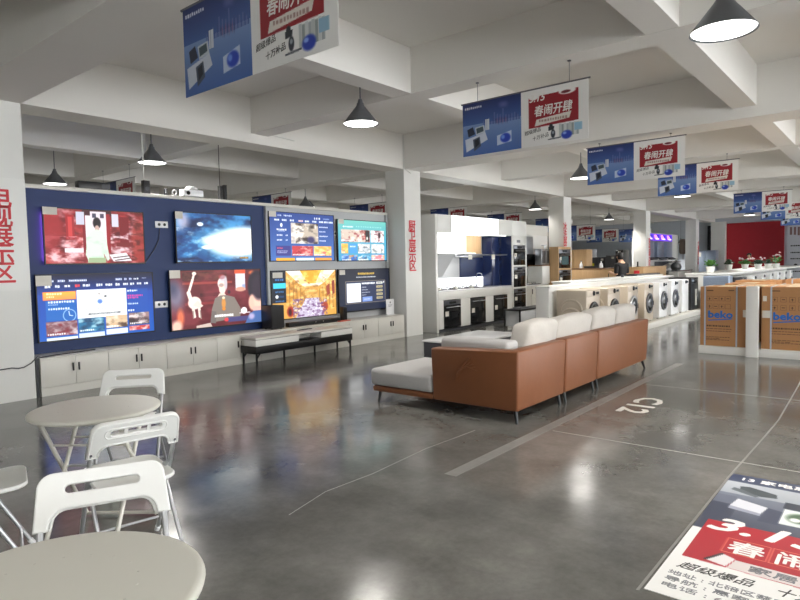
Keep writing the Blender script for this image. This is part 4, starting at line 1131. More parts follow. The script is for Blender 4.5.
def oven(name, x0, x1, y, z0, z1, label, cat='oven', d=.5, panel=.12, group=None):
    r = thing(name, label, cat, (x0, y, z0), group=group)
    w, h = x1 - x0, z1 - z0
    B(0, w, .012, d, 0, h).build('body', M['black'], r)
    B(0, w, -.006, .0118, 0, h - panel - .004).build('door', M['black_gloss'], r, bevel=.003)
    B(0, w, -.006, .0118, h - panel, h).build('control_panel', M['steel_dark'] if cat == 'oven' else M['black'], r, bevel=.003)
    MB().tube([(.06, -.035, h - panel - .05), (w - .06, -.035, h - panel - .05)], .009, 8).build('handle', M['steel'], r)
    hb = MB(); hb.box(.07, .085, -.035, -.006, h - panel - .055, h - panel - .045); hb.box(w - .085, w - .07, -.035, -.006, h - panel - .055, h - panel - .045); hb.build('handle_mount', M['steel'], r)
    B(w * .3, w * .7, -.0075, -.0062, h - panel * .75, h - panel * .25).build('display', M['black_gloss'], r)
    B(w * .06, w * .26, -.0078, -.0062, h * .42, h * .60).build('price_label', M['label'], r)
    return r
oven('built_in_oven', 11.045, 11.705, KY, .085, .685, 'built-in oven low in the lit kitchen, leftmost of three', panel=.10)
oven('dishwasher', 12.125, 12.785, KY, .085, .695, 'black built-in dishwasher low in the lit kitchen, middle of three', 'dishwasher', panel=.03)
oven('dishwasher', 13.185, 13.845, KY, .085, .695, 'black built-in dishwasher low in the lit kitchen, right of three', 'dishwasher', panel=.03)
oven('built_in_oven', 14.21, 14.84, KY, .292, .818, 'lowest oven in the kitchen tower', panel=.10)
oven('built_in_oven', 14.21, 14.84, KY, .865, 1.398, 'middle oven in the kitchen tower', panel=.10)
oven('built_in_oven', 14.21, 14.84, KY, 1.442, 1.963, 'topmost oven in the kitchen tower', panel=.10)
def hob(x, y, z, label, n=2):
    r = thing('gas_hob', label, 'hob', (x, y, z), group=None)
    B(-.33, .33, -.2, .2, 0, .012).build('glass', M['black_gloss'], r, bevel=.003)
    for k in range(n):
        cx = -.16 + .32 * k
        MB().lathe([(.07, .0125), (.07, .025), (.045, .032), (0, .033)], (cx, .02, 0), 18).build('burner', M['steel_dark'], r)
        g = MB()
        for q in range(4):
            a = q * PI / 2 + .4; g.tube([(cx + .04 * math.cos(a), .02 + .04 * math.sin(a), .05), (cx + .12 * math.cos(a), .02 + .12 * math.sin(a), .05), (cx + .12 * math.cos(a), .02 + .12 * math.sin(a), .0125)], .007, 6)
        g.build('pan_support', M['black_metal'], r)
    for k in range(2): MB().lathe([(.02, .0125), (.018, .032)], (-.05 + .1 * k, -.15, 0), 12).build('knob', M['steel'], r)
    B(-.30, -.20, -.19, -.12, .0125, .05).build('price_label', M['label'], r)
    return r
for x, lb in ((11.30, 'black gas hob at the left of the lit worktop'), (11.97, 'second black gas hob on the lit worktop'), (12.64, 'black gas hob left of the kitchen tap')):
    hob(x, KY + .30, .9166, lb)
t2 = thing('kitchen_tap', 'tall steel tap at the sink on the lit worktop', 'tap', (13.12, KY + .46, .9166))
MB().lathe([(.025, 0), (.022, .03), (.012, .04)], n=14).build('base', M['steel'], t2)
tp = MB(); tp.tube([(0, 0, .035), (0, 0, .30), (0, -.03, .34), (0, -.09, .35), (0, -.15, .33), (0, -.16, .28)], .011, 8); tp.build('spout', M['steel'], t2, smooth=True)
MB().tube([(.02, 0, .06), (.08, 0, .10)], .007, 8).build('lever', M['steel'], t2)
t2 = thing('sink', 'steel sink rim set on the lit worktop', 'sink', (13.30, KY + .20, .9166))
sk = MB(); sk.box(-.3, .3, -.2, -.17, 0, .010); sk.box(-.3, .3, .14, .17, 0, .010); sk.box(-.3, -.27, -.17, .14, 0, .010); sk.box(.27, .3, -.17, .14, 0, .010); sk.build('rim', M['steel'], t2)
B(-.268, .268, -.168, .138, 0.0005, .004).build('bowl', M['steel_dark'], t2)
def hood_slanted(x0, x1, y, z0, z1, label, m='grey_panel', chim=None, depth=.36):
    r = thing('range_hood', label, 'range hood', (x0, y, z0))
    w, h = x1 - x0, z1 - z0
    p = [(-depth, h), (-depth + .03, h + .0), (0, .10), (0, 0), (-.06, 0)]
    MB().prism([(-depth, h), (-.02, .0), (0, .0), (0, h)], lambda q: (0, q[0], q[1]), lambda q: (w, q[0], q[1])).build('body', M['steel_dark'], r, bevel=.004)
    pl = MB(); n_ = Vector((0, -h, -(depth - .02))).normalized() * .012
    a, b_, c_, d_ = (.01, -depth, h), (w - .01, -depth, h), (w - .01, -.02, 0), (.01, -.02, 0)
    off = lambda q: (q[0], q[1] + n_.y, q[2] + n_.z)
    off0 = lambda q: (q[0], q[1] + n_.y * .1, q[2] + n_.z * .1)
    pl.add([off0(q) for q in (a, b_, c_, d_)] + [off(q) for q in (a, b_, c_, d_)], [(0, 1, 2, 3), (7, 6, 5, 4), (0, 4, 5, 1), (1, 5, 6, 2), (2, 6, 7, 3), (3, 7, 4, 0)])
    pl.build('front_glass', M[m], r)
    if chim: B(chim[0], chim[1], -.20, 0, h + .001, h + chim[2]).build('chimney', M['steel'], r, bevel=.004)
    return r
hood_slanted(10.87, 11.52, KY + .40, 1.22, 1.745, 'pale slanted range hood at the left of the lit kitchen', 'grey_panel', depth=.40)
t2 = thing('range_hood', 'flat wide steel range hood with a dark edge under the oak cabinet', 'range hood', (11.98, KY + .41, 1.655))
B(0, 1.98, -.36, -.13, .04, .075).build('canopy', M['steel_dark'], t2, bevel=.004)
B(.10, 1.15, -.13, -.02, .0, .074).build('body', M['steel'], t2, bevel=.004)
for x in (.15, 1.20): B(x, x + .16, -.366, -.3605, -.05, .06).build('price_label', M['label'], t2)

# ------------------------------------------------------------------ second kitchen by the column
t = thing('kitchen_backdrop', 'white upright panel behind the dark slanted hood', 'panel', (15.0, 8.46, 0))
B(0, 2.45, 0, .05, 0, 2.60).build('panel', M['white_lam'], t, bevel=.003); B(0, 2.45, -.012, -.0005, 2.30, 2.60).build('top_board', M['cream_lam'], t)
t = thing('base_cabinet', 'cream kitchen cabinet with two narrow doors right of the oven tower', 'cabinet', (14.98, 7.985, 0))
B(0, 1.34, .02, .46, 0, .86).build('body', M['cream_lam'], t)
for k in range(3): d = B(.005 + .445 * k, .44 + .445 * k, 0, .0195, .08, .855).build('door', M['cream_lam'], t, bevel=.002); B(.05 + .445 * k, .066 + .445 * k, -.02, -.0005, .62, .76).build('handle', M['dark_grey'], d)
tag(B(0, 2.0, 0, .465, 0, .03).build('worktop', M['white_gloss'], bevel=.003, loc=(14.95, 7.978, .8605)), 'white worktop under the dark slanted hood', 'worktop')
t = thing('base_cabinet', 'cream cabinet section behind the two ovens in oak', 'cabinet', (16.40, 8.1, 0))
B(0, .55, .02, .34, 0, .86).build('body', M['cream_lam'], t); B(.01, .54, 0, .0195, .08, .855).build('door', M['cream_lam'], t, bevel=.002)
hob(15.6, 8.14, .891, 'black gas hob with pots under the dark slanted hood')
t = thing('cooking_pot', 'small dark pot at the left of the far hob', 'pot', (15.13, 8.2, .891))
MB().lathe([(.07, 0), (.08, .02), (.08, .10), (.074, .10), (.07, .03)], n=20).build('body', M['steel_dark'], t, smooth=True)
for sx in (-1, 1): MB().tube([(sx * .08, -.03, .085), (sx * .115, -.02, .085), (sx * .115, .02, .085), (sx * .08, .03, .085)], .006, 6).build('handle', M['black'], t)
hood_slanted(15.08, 16.66, 8.44, 1.38, 1.74, 'dark glass range hood with a steel chimney', 'black_gloss', (.18, .98, .50), .22)
t = thing('wall_cabinet', 'white boxy cabinet with a brown top beside the dark hood', 'cabinet', (16.06, 7.96, .891))
B(0, .90, 0, .46, 0, .50).build('body', M['white_lam'], t, bevel=.003); B(-.01, .91, -.01, .47, .501, .535).build('top_board', M['wood_dark'], t)
for k in range(3):
    o = thing('hood_chimney', ('left', 'middle', 'right')[k] + ' of three steel hood chimneys on the brown-topped cabinet', 'range hood', (16.22 + .28 * k, 8.10, 1.4265), group='steel hood chimneys in a row')
    B(-.125, .125, -.11, .11, 0, .46).build('chimney', M['steel'], o, bevel=.012); B(-.10, .10, -.118, -.1105, .05, .40).build('front_plate', M['steel_dark'], o)
    if k == 1: MB().lathe([(.02, .461), (.02, .56), (.10, .56), (.10, .58), (0, .58)], n=14).build('outlet', M['steel'], o)
# tall oak housing with two ovens
t = thing('oven_housing', 'oak tower holding two black ovens in front of the column', 'cabinet', (16.54, 7.69, 0))
B(0, .86, .255, .285, 0, 1.94).build('back', M['wood'], t); B(0, .04, 0, .254, 0, 1.94).build('side', M['wood'], t); B(.82, .86, 0, .254, 0, 1.94).build('side', M['wood'], t)
for a, b_ in ((0, .70), (1.265, 1.315), (1.87, 1.94)): B(.042, .818, 0, .252, a, b_).build('shelf', M['wood'], t)
oven('built_in_oven', 16.585, 17.355, 7.69, .702, 1.262, 'lower black oven in the oak tower', d=.24, panel=.10)
o = oven('built_in_oven', 16.585, 17.355, 7.69, 1.318, 1.868, 'upper black oven in the oak tower, with a greenish window', d=.24, panel=.12)
B(.16, .62, -.0085, -.0068, .10, .34).build('window', mat('greenish_oven_window', s(58, 84, 86), .15, vary=.05), o)

# ------------------------------------------------------------------ washing machine aisle
t = thing('display_platform', 'long low cream platform carrying the washing machines', 'platform', (10.40, 4.22, 0))
B(0, 7.95, 0, 1.1, 0, .12).build('base', M['cream_lam'], t, bevel=.004); B(.02, 7.93, .02, 1.08, .1205, .128).build('top', M['cream_lam'], t)
t = thing('aisle_partition', 'long low white partition with a broad top behind the washing machines', 'partition', (10.40, 5.03, .1285))
B(0, 7.9, 0, .26, 0, .89).build('panel', M['white_lam'], t, bevel=.004); B(-.01, 7.92, -.02, .28, .891, .925).build('top_board', M['white_lam'], t, bevel=.003)
t = thing('aisle_counter', 'long white counter behind the washing machine partition', 'counter', (12.05, 5.34, 0))
B(.0, 6.3, 0, .4, 0, 1.06).build('body', M['white_lam'], t, bevel=.004); B(-.01, 6.31, -.02, .42, 1.061, 1.09).build('top_board', M['white_lam'], t, bevel=.003)
B(.6 + 2.5, .68 + 2.5, .0, .05, 1.0905, 1.15).build('clip', M['dark_grey'], t)
def washer(x, w, body, label, waves=False, ring='chrome', group=None, y=4.36, glass='glass_dark', d=.58, top=False):
    r = thing('washing_machine', label, 'washing machine', (x, y, .1285), group=group)
    h = .85
    B(0, w, 0, d, .015, h).build('body', M[body], r, bevel=.018, seg=3)
    B(.005, w - .005, -.004, .0, h - .125, h - .012).build('control_panel', M[body], r, bevel=.002)
    MB().lathe([(.045, 0), (.045, .012), (.035, .022), (0, .023)], (w * .5, -.004, h - .065), 20, axis='y').build('dial', M['black_gloss'], r)
    B(w * .68, w * .90, -.006, -.0042, h - .09, h - .045).build('display', M['black_gloss'], r)
    B(w * .06, w * .30, -.006, -.0042, h - .10, h - .03).build('drawer', M['white_gloss'] if body == 'white_gloss' else M[body], r)
    if not top:
        dr = MB(); dr.lathe([(.225, 0), (.228, .018), (.215, .032), (.185, .034), (.170, .018)], (w / 2, -.001, .41), 40, axis='y', cap=False)
        o = dr.build('door', M[ring], r, smooth=True)
        MB().lathe([(.19, .017), (.16, .038), (.10, .050), (0, .054)], (w / 2, -.001, .41), 32, axis='y').build('door_glass', M[glass], o, smooth=True)
        B(w / 2 + .185, w / 2 + .205, -.045, -.034, .36, .46).build('handle', M['black'], o, bevel=.003)
    for fx in (.06, w - .06):
        for fy in (.06, d - .06): MB().lathe([(.022, 0), (.022, .0148)], (fx, fy, 0), 10).build('foot', M['black'], r)
    if waves:
        wv = MB()
        for k in range(3):
            pts = []
            for q in range(19):
                a = PI * (q / 18)
                pts.append((-.001, d / 2 - (.20 - .012 * k) * math.cos(a), .48 - .14 * k + (.19 - .02 * k) * math.sin(a)))
            wv.tube(pts, .024, 8)
        wv.tube([(-.001, d / 2 + .2 * math.cos(a), .20 + .15 * math.sin(a)) for a in [2 * PI * k / 24 for k in range(24)]], .022, 8, closed=True)
        wv.build('side_emboss', M[body], r, smooth=True)
    return r
washer(10.52, .64, 'beige_metal', 'champagne washing machine at the near end of the row, with wavy embossed side', True, 'black')
washer(11.55, .64, 'beige_metal', 'second champagne washing machine from the near end of the row', True, 'black')
washer(12.66, .62, 'beige_metal', 'third champagne washing machine in the row, with a silver ringed door', False, 'chrome')
washer(13.70, .62, 'beige_metal', 'fourth champagne washing machine, with a large green-black round door beside the white ones', False, 'steel_dark')
washer(14.76, .64, 'white_gloss', 'first white washing machine after the champagne ones', False, 'steel_dark', None)
washer(15.72, .62, 'white_gloss', 'second white washing machine after the champagne ones', False, 'steel_dark', None)
washer(16.66, .60, 'white_gloss', 'plain white machine without a round door, beside the black one', top=True)
t = thing('washing_machine', 'black machine with a pale towel at the far end of the row', 'washing machine', (17.50, 4.36, .1285))
B(0, .74, 0, .58, .0, .88).build('body', M['black'], t, bevel=.012); B(.02, .72, -.004, -.0005, .72, .86).build('control_panel', M['black_gloss'], t); B(.40, .58, -.014, -.0005, .12, .56).build('towel', M['label'], t)
B(.08, .3, -.006, -.0042, .77, .82).build('display', M['pale_blue'], t)
t = thing('induction_table', 'black slab lying on the counter behind the black machine', 'hob', (16.2, 5.36, 1.0905))
B(0, 2.0, 0, .36, .0, .045).build('slab', M['black_gloss'], t, bevel=.004); B(.05, 1.95, -.004, -.0005, .008, .038).build('front_trim', M['steel_dark'], t)

# ------------------------------------------------------------------ carton island on the right
t = thing('carton_platform', 'low white platform under the brown cartons', 'platform', (10.50, -.60, 0))
B(0, 3.4, 0, 3.10, 0, .118).build('base', M['white_lam'], t, bevel=.004)
B(.03, 3.38, .02, 3.08, .1182, .124).build('top', M['cream_lam'], t)
tag(B(-.04, .04, -.082, .082, 0, 1.075).build('white_post', M['white_lam'], bevel=.003, loc=(10.455, 1.74, 0)), 'white board post between the two front cartons', 'post')
def carton(x, y, z, w, d, h, label, front=True, straps=True, logo=True, group=None, stk=True):
    """w along y, d along x; printed face towards -x"""
    r = thing('carton', label, 'carton', (x, y, z), -PI / 2, group)
    B(0, w, 0, d, 0, h).build('box', M['card'], r, bevel=.006)
    B(w * .35, w * .65, .01, d - .01, h + .0002, h + .002).build('tape', M['tape_clear'], r)
    if straps:
        for sx in ((.085, .755) if w < .7 else (.135, .80)):
            m_ = MB(); m_.box(sx * w, sx * w + .022, -.004, -.0005, 0, h); m_.box(sx * w, sx * w + .022, -.004, d, h + .0022, h + .005); m_.build('strap', M['strap'], r)
    if logo:
        lx = .29 if w < .7 else .33
        text_obj('logo', 'beko', .155, M['blue_ink'], r, (lx, -.0015, h * .535), bold=.045, width=.34)
        sw = MB(); sw.hexa([(lx - .17, -.0025, h * .535 - .105), (lx + .16, -.0025, h * .535 - .075), (lx + .16, -.0005, h * .535 - .075), (lx - .17, -.0005, h * .535 - .105)], [(lx - .18, -.0025, h * .535 - .09), (lx + .18, -.0025, h * .535 - .055), (lx + .18, -.0005, h * .535 - .055), (lx - .18, -.0005, h * .535 - .09)])
        sw.build('logo_stroke', M['blue_ink'], r)
        ln = MB(); rg = random.Random(int(x * 7 + y * 13))
        x_ = w * .14
        while x_ < w * .64:
            q = rg.uniform(.012, .03); ln.box(x_, x_ + q, -.0018, -.0004, h * .325, h * .352); x_ += q + .008
        for zz, x1 in ((.285, .64), (.245, .62), (.12, .40), (.10, .62), (.145, .64)):
            x_ = w * .13
            while x_ < w * x1:
                q = rg.uniform(.02, .07); ln.box(x_, x_ + q, -.0018, -.0004, h * zz, h * zz + .009); x_ += q + .008
        ln.build('print_line', M['brown_ink'], r)
        ic = MB()
        for row, zz in enumerate((.80, .67)):
            for k in range(4):
                cx = w * (.20 + .13 * k)
                for a, b_, c_, d_ in ((-.035, .035, .034, .037), (-.035, .035, -.037, -.034), (-.037, -.034, -.037, .037), (.034, .037, -.037, .037)):
                    ic.box(cx + a, cx + b_, -.0016, -.0004, h * zz + c_, h * zz + d_)
                if row == 0 or k < 3:
                    if k % 2 == 0: ic.prism([(-.018, .004), (.018, .004), (0, .026)], lambda q: (cx + q[0], -.0016, h * zz + q[1] - .008), lambda q: (cx + q[0], -.0004, h * zz + q[1] - .008)); ic.box(cx - .005, cx + .005, -.0016, -.0004, h * zz - .024, h * zz)
                    else: ic.box(cx - .02, cx + .02, -.0016, -.0004, h * zz - .006, h * zz + .006)
        ic.box(w * .14, w * .28, -.0016, -.0004, h * .93, h * .945); ic.box(w * .60, w * .72, -.0016, -.0004, h * .93, h * .945)
        ic.build('handling_mark', M['brown_ink'], r)
    if stk:
        B(w * .90, w * 1.0 - .003, -.0016, -.0003, h * .50, h * .62).build('sticker', M['label'], r)
    return r
carton(10.56, 2.49, .1245, .67, .62, .935, 'brown beko carton left of the white post')
c2 = carton(10.56, 1.64, .1245, .86, .62, .935, 'brown beko carton right of the white post', stk=False)
B(.012, .13, -.0016, -.0003, .47, .58).build('sticker', M['label'], c2); B(.02, .07, -.0016, -.0003, .72, .80).build('sticker', M['label'], c2)
rg = random.Random(5)
for k, (x, y, w, d, h, lb) in enumerate((
        (11.25, 2.46, .68, .60, .90, 'carton in the second row behind the left beko carton'),
        (11.25, 1.70, .70, .60, .90, 'carton in the second row behind the white post'),
        (11.25, .96, .60, .60, .90, 'carton in the second row behind the right beko carton'),
        (12.05, 2.44, .70, .62, .93, 'carton in the third row at the aisle side'),
        (12.05, 1.70, .70, .62, .91, 'carton in the middle of the third row'),
        (12.8, 2.42, .74, .66, .96, 'long brown carton farthest back on the platform'),
        (12.8, 1.62, .70, .62, .98, 'brown carton with a clear taped lid at the back of the platform'))):
    carton(x, y, .1245, w, d, h, lb, logo=False, straps=(k % 2 == 0), stk=False)
tag(B(0, .78, 0, 1.2, 0, .012).build('cardboard_sheet', M['tape_clear'], bevel=.002, loc=(11.2, 1.0, 1.0312)), 'pale cardboard sheet lying over the second row of cartons', 'cardboard')

# second aisle of machines and counter towards the red wall
t = thing('grey_cabinet', 'grey ribbed metal cabinet at the end of the white counter', 'cabinet', (18.0, 3.56, 0))
B(0, .5, 0, .62, 0, 1.03).build('body', M['pale_blue'], t, bevel=.004)
rb = MB()
for k in range(5): rb.box(-.018, -.0005, .01, .61, .80 + .045 * k, .825 + .045 * k)
rb.build('rib', M['pale_blue'], t)
t = thing('long_counter', 'long white counter with plants running to the red wall', 'counter', (18.45, 4.28, 0))
p_ = MB(); p_.hexa([(.0, 0, 0), (16.5, .10, 0), (16.5, .75, 0), (0, .45, 0)], [(.0, 0, 1.06), (16.5, .10, 1.06), (16.5, .75, 1.06), (0, .45, 1.06)]); p_.build('body', M['white_lam'], t, bevel=.004)
p_ = MB(); p_.hexa([(-.02, -.62, 1.062), (16.5, -1.0, 1.062), (16.5, .78, 1.062), (-.02, .48, 1.062)], [(-.02, -.62, 1.10), (16.5, -1.0, 1.10), (16.5, .78, 1.10), (-.02, .48, 1.10)]); p_.build('top_board', M['white_lam'], t, bevel=.003)
t = thing('display_platform', 'low cream platform of the second machine row', 'platform', (18.6, 3.3, 0)); B(0, 14.5, 0, .75, 0, .12).build('base', M['cream_lam'], t)
B(0.01, 14.49, .01, .74, .1205, .128).build('top', M['cream_lam'], t)
for k, lb in enumerate(('dark-windowed white washer nearest in the row before the red wall', 'second white washer in the row before the red wall', 'third white washer in the row before the red wall', 'fourth white washer in the row before the red wall', 'fifth white washer in the row before the red wall', 'sixth white washer in the row before the red wall', 'farthest white washer in the row before the red wall')):
    washer(19.0 + 1.55 * k, .64, 'white_gloss' if k else 'dark_grey', lb, False, 'steel_dark', None, y=3.42)

# ------------------------------------------------------------------ plants on the long counter
def plant(x, y, z, h, n, m, label, flower=None, seed=0, cat='plant'):
    rg = random.Random(seed)
    r = thing('potted_plant', label, cat, (x, y, z))
    MB().lathe([(.09, 0), (.12, .16), (.125, .18), (.11, .18), (.10, .15), (0, .15)], n=18).build('pot', M['pot'], r, smooth=True)
    lf = MB(); st = MB()
    for k in range(n):
        a, el = rg.uniform(0, 2 * PI), rg.uniform(.35, 1.35)
        L_ = h * rg.uniform(.55, 1.0)
        d = Vector((math.cos(a) * math.cos(el), math.sin(a) * math.cos(el), math.sin(el)))
        b0 = Vector((0, 0, .15)); tip = b0 + d * L_
        st.tube([b0, b0 + d * L_ * .6], .006, 5)
        sd = d.cross(Vector((0, 0, 1))).normalized() * rg.uniform(.04, .07)
        mid = b0 + d * L_ * .72 + Vector((0, 0, .02)); end = tip - Vector((0, 0, .04))
        up = sd.cross(d).normalized() * .006
        q = [b0 + d * L_ * .5, mid + sd, end, mid - sd]
        lf.add([tuple(p + up) for p in q] + [tuple(p - up) for p in q], [(0, 1, 2, 3), (7, 6, 5, 4), (0, 4, 5, 1), (1, 5, 6, 2), (2, 6, 7, 3), (3, 7, 4, 0)])
    st.build('stem', M[m], r); lf.build('foliage', M[m], r)
    if flower:
        for k in range(7):
            a = rg.uniform(0, 2 * PI); q = rg.uniform(.05, .20)
            MB().lathe([(0, -.025), (.03, -.012), (.034, .01), (0, .025)], (q * math.cos(a), q * math.sin(a), h * rg.uniform(.8, 1.15) + .12), 8).build('flower', M[flower], r, smooth=True)
    return r
plant(19.2, 4.27, 1.1005, .30, 46, 'leaf', 'bushy green plant at the near end of the white counter', None, 1)
plant(24.6, 4.86, 1.1005, .28, 50, 'leaf_dark', 'dark leafy plant at the left edge of the red wall', None, 2)
plant(24.9, 4.40, 1.1005, .28, 40, 'leaf', 'flowering plant left of the person in red', 'petal', 3)
plant(25.1, 4.02, 1.1005, .26, 60, 'leaf_dark', 'low dark green plant right of the person in red', 'petal', 4)
plant(25.6, 3.78, 1.1005, .26, 40, 'leaf_dark', 'second low dark green plant before the red wall', None, 5)
plant(25.7, 3.55, 1.1005, .40, 14, 'leaf', 'pale orchid with tall stems before the red wall', 'petal', 6)
# logo board beside the red wall
t = thing('brand_board', 'pale grey board with small dark logos right of the red wall', 'board', (35.2, 4.40, 0), -PI / 2)
B(0, 2.0, 0, .06, 0, 3.2).build('board', mat('pale_grey_board', s(186, 190, 198), .5), t, bevel=.004)
rg = random.Random(11)
bp = MB()
for zz, hh in ((2.75, .42), ): 
    for k in range(5): bp.box(.10 + .16 * k, .20 + .16 * k, -.006, -.0005, zz - hh / 2 * rg.uniform(.6, 1), zz + hh / 2)
bp.build('headline', mat('brown_grey_lettering', s(120, 92, 90), .5), t)
bp = MB()
for zz in (2.05, 1.72, 1.42, .80):
    x_ = .14
    while x_ < .62: q = rg.uniform(.03, .09); bp.box(x_, x_ + q, -.006, -.0005, zz - .03, zz + .03); x_ += q + .015
bp.lathe([(.08, .0005), (.08, .006)], (.36, 0, 1.10), 16, axis='y')
bp.build('logo', M['black_ink'], t)

# ------------------------------------------------------------------ oak counters, fridges, lit sign in the distance
t = thing('oak_counter', 'oak-fronted counter left of the man in black', 'counter', (19.3, 6.75, 0))
B(0, .6, 0, 1.95, 0, 1.24).build('body', M['wood'], t, bevel=.004); B(-.02, .62, -.02, 1.97, 1.241, 1.275).build('top_board', M['wood_dark'], t, bevel=.003)
B(-.02, -.0005, .5, .52, .95, 1.10).build('handle', M['black_metal'], t)
t = thing('oak_counter', 'lighter oak-fronted counter right of the man in black', 'counter', (18.9, 6.05, 0))
B(0, 2.3, 0, .5, 0, 1.27).build('body', M['wood'], t, bevel=.004); B(-.02, 2.32, -.02, .52, 1.271, 1.30).build('top_board', M['wood'], t, bevel=.003)
tag(B(0, .02, 0, .16, 0, .26).build('red_notice', M['red_ink'], bevel=.002, loc=(18.875, 6.16, .93)), 'small red notice on the end of the lighter oak counter', 'notice')
t = thing('oak_cabinet', 'tall oak cabinet right of the oven tower', 'cabinet', (20.6, 8.52, 0), 0)
B(0, .5, 0, .95, 0, 1.92).build('body', M['wood'], t, bevel=.004)
B(-.018, -.0005, .01, .47, .08, 1.90).build('door', M['wood'], t); B(-.018, -.0005, .48, .94, .08, 1.90).build('door', M['wood'], t)
for k, (x, y, h, w, lb, m) in enumerate(((24.0, 9.76, 1.98, .85, 'dark fridge right behind the tall oak cabinet', 'dark_grey'), (24.0, 9.15, 1.66, .58, 'dark grey fridge with a yellow sticker behind the oak counter', 'dark_grey'), (24.0, 8.72, 1.72, .42, 'bluish grey fridge behind the oak counter', 'steel_dark'), (23.9, 8.42, 1.92, .29, 'tall dark fridge behind the man in black', 'black'))):
    r = thing('fridge', lb, 'fridge', (x, y, 0))
    B(0, .65, 0, w, 0, h).build('body', M[m], r, bevel=.006)
    for q in (0, 1):
        d = B(-.03, -.0005, .005 + q * w / 2, w / 2 - .005 + q * w / 2, .06, h - .02).build('door', M[m], r, bevel=.005)
        B(-.045, -.0305, w / 2 + (-.06 if q == 0 else .04), w / 2 + (-.04 if q == 0 else .06), .6, 1.2).build('handle', M['steel'], d)
    if k == 1: B(-.033, -.0305, .46, .58, 1.28, 1.42).build('sticker', mat('yellow_sticker', s(226, 222, 60), .5, vary=0), r)
    B(-.033, -.0305, .08, .18, h - .14, h - .06).build('label', M['label'], r)
for k, (x, y, lb) in enumerate(((19.6, 8.3, 'small pale bottle on the left oak counter'), (19.55, 7.6, 'white figurine-shaped bottle on the left oak counter'))):
    r = thing('bottle', lb, 'bottle', (x, y, 1.2755)); MB().lathe([(.05, 0), (.06, .06), (.05, .14), (.02, .17), (.02, .22), (0, .22)], n=16).build('body', M['white_gloss'], r, smooth=True); MB().lathe([(.023, .2205), (.023, .25), (0, .25)], n=12).build('cap', M['dark_grey'], r)
t = thing('serving_tray', 'dark low tray on the left oak counter', 'tray', (19.6, 7.95, 1.2755)); B(-.15, .15, -.2, .2, 0, .06).build('body', M['black'], t, bevel=.006); B(-.16, .16, -.21, .21, .0602, .068).build('rim', M['black_metal'], t)
t = thing('phone', 'small black phone on a stand on the lighter oak counter', 'phone', (19.2, 6.3, 1.3005)); B(-.06, .06, -.05, .05, 0, .01).build('stand', M['black'], t); B(-.05, .05, .01, .022, .0102, .16).build('body', M['black_gloss'], t)
# purple lit sign over a row of hoods
YP = 8.75
t = thing('lit_sign', 'purple lit sign of four pictures over the far hood display', 'sign', (27.7, YP, 2.36))
sg = Canvas(80, 16, (40, 30, 190))
for k in range(4):
    x0 = k * .25
    sg.rect(x0, 0, x0 + .25, 1, (120, 60, 236)).rect(x0 + .015, .10, x0 + .235, .9, (36, 26, 170)).poly([(x0 + .03, .1), (x0 + .11, .1), (x0 + .2, .7), (x0 + .06, .8)], (246, 150, 206)).rect(x0 + .10, .62, x0 + .22, .82, (240, 226, 250))
B(0, 3.9, 0, .06, 0, .34).build('housing', M['dark_grey'], t)
link_mesh('face', sg.mesh('face', 3.86, .30), M['screen_dim'], t, (.02, -.003, .02))
t = thing('partition_wall', 'white upright partition behind the distant hood display', 'partition', (26.5, 8.9, 0)); B(0, 6.7, 0, .06, 0, 2.75).build('panel', M['white_lam'], t); B(0, 6.7, -.012, -.0005, 0, .12).build('skirting', M['grey_panel'], t)
for k in range(3):
    o = thing('range_hood', ('left', 'middle', 'right')[k] + ' blue-grey hood chimney under the purple sign', 'range hood', (27.35 + 1.35 * k, 8.58, 1.50), group='distant range hoods')
    B(-.45, .45, -.15, .30, .12, .82).build('chimney', M['pale_blue'], o, bevel=.01)
    MB().hexa([(-.55, -.45, 0), (.55, -.45, 0), (.55, .30, 0), (-.55, .30, 0)], [(-.45, -.15, .118), (.45, -.15, .118), (.45, .30, .118), (-.45, .30, .118)]).build('canopy', M['black'], o)
    B(-.10, .10, -.458, -.4505, .01, .05).build('label', M['label'], o)
hood_slanted(29.3, 31.1, 8.88, 1.05, 1.42, 'large black slanted hood right of the blue-grey hoods', 'black_gloss', depth=.7)
t = thing('water_heater', 'upright brown water heater on the panel before the farthest column', 'heater', (33.36, 8.712, 1.75))
MB().lathe([(0, 0), (.12, .03), (.17, .10), (.18, .2), (.18, .65), (.165, .72), (.11, .78), (0, .80)], n=24).build('body', mat('brown_heater', s(104, 90, 80), .35, .3), t, smooth=True)
for x in (-.08, .08): MB().tube([(x, 0, .06), (x, 0, -.25)], .015, 6).build('pipe', M['steel'], t)
B(-.06, .06, -.20, -.178, .4, .5).build('display', M['black_gloss'], t)
for k, (x, lb) in enumerate(((27.2, 'left black oven under the distant hoods'), (28.45, 'right black oven under the distant hoods'))):
    oven('built_in_oven', x, x + .7, 8.2, .0, .95, lb, d=.5)
t = thing('kettle', 'round steel kettle on the distant counter under the hoods', 'kettle', (29.9, 8.1, 1.0))
MB().lathe([(0, 0), (.18, .02), (.24, .14), (.20, .28), (.10, .36), (0, .38)], n=22).build('body', M['steel'], t, smooth=True); MB().tube([(-.15, 0, .30), (-.10, 0, .46), (.10, 0, .46), (.15, 0, .30)], .018, 8).build('handle', M['black'], t, smooth=True)
t = thing('distant_counter', 'distant counter carrying the steel kettle', 'counter', (29.3, 7.85, 0)); B(0, 2.4, 0, .55, 0, .96).build('body', M['white_lam'], t); B(-.01, 2.41, -.01, .56, .961, .9995).build('top_board', M['black_gloss'], t)
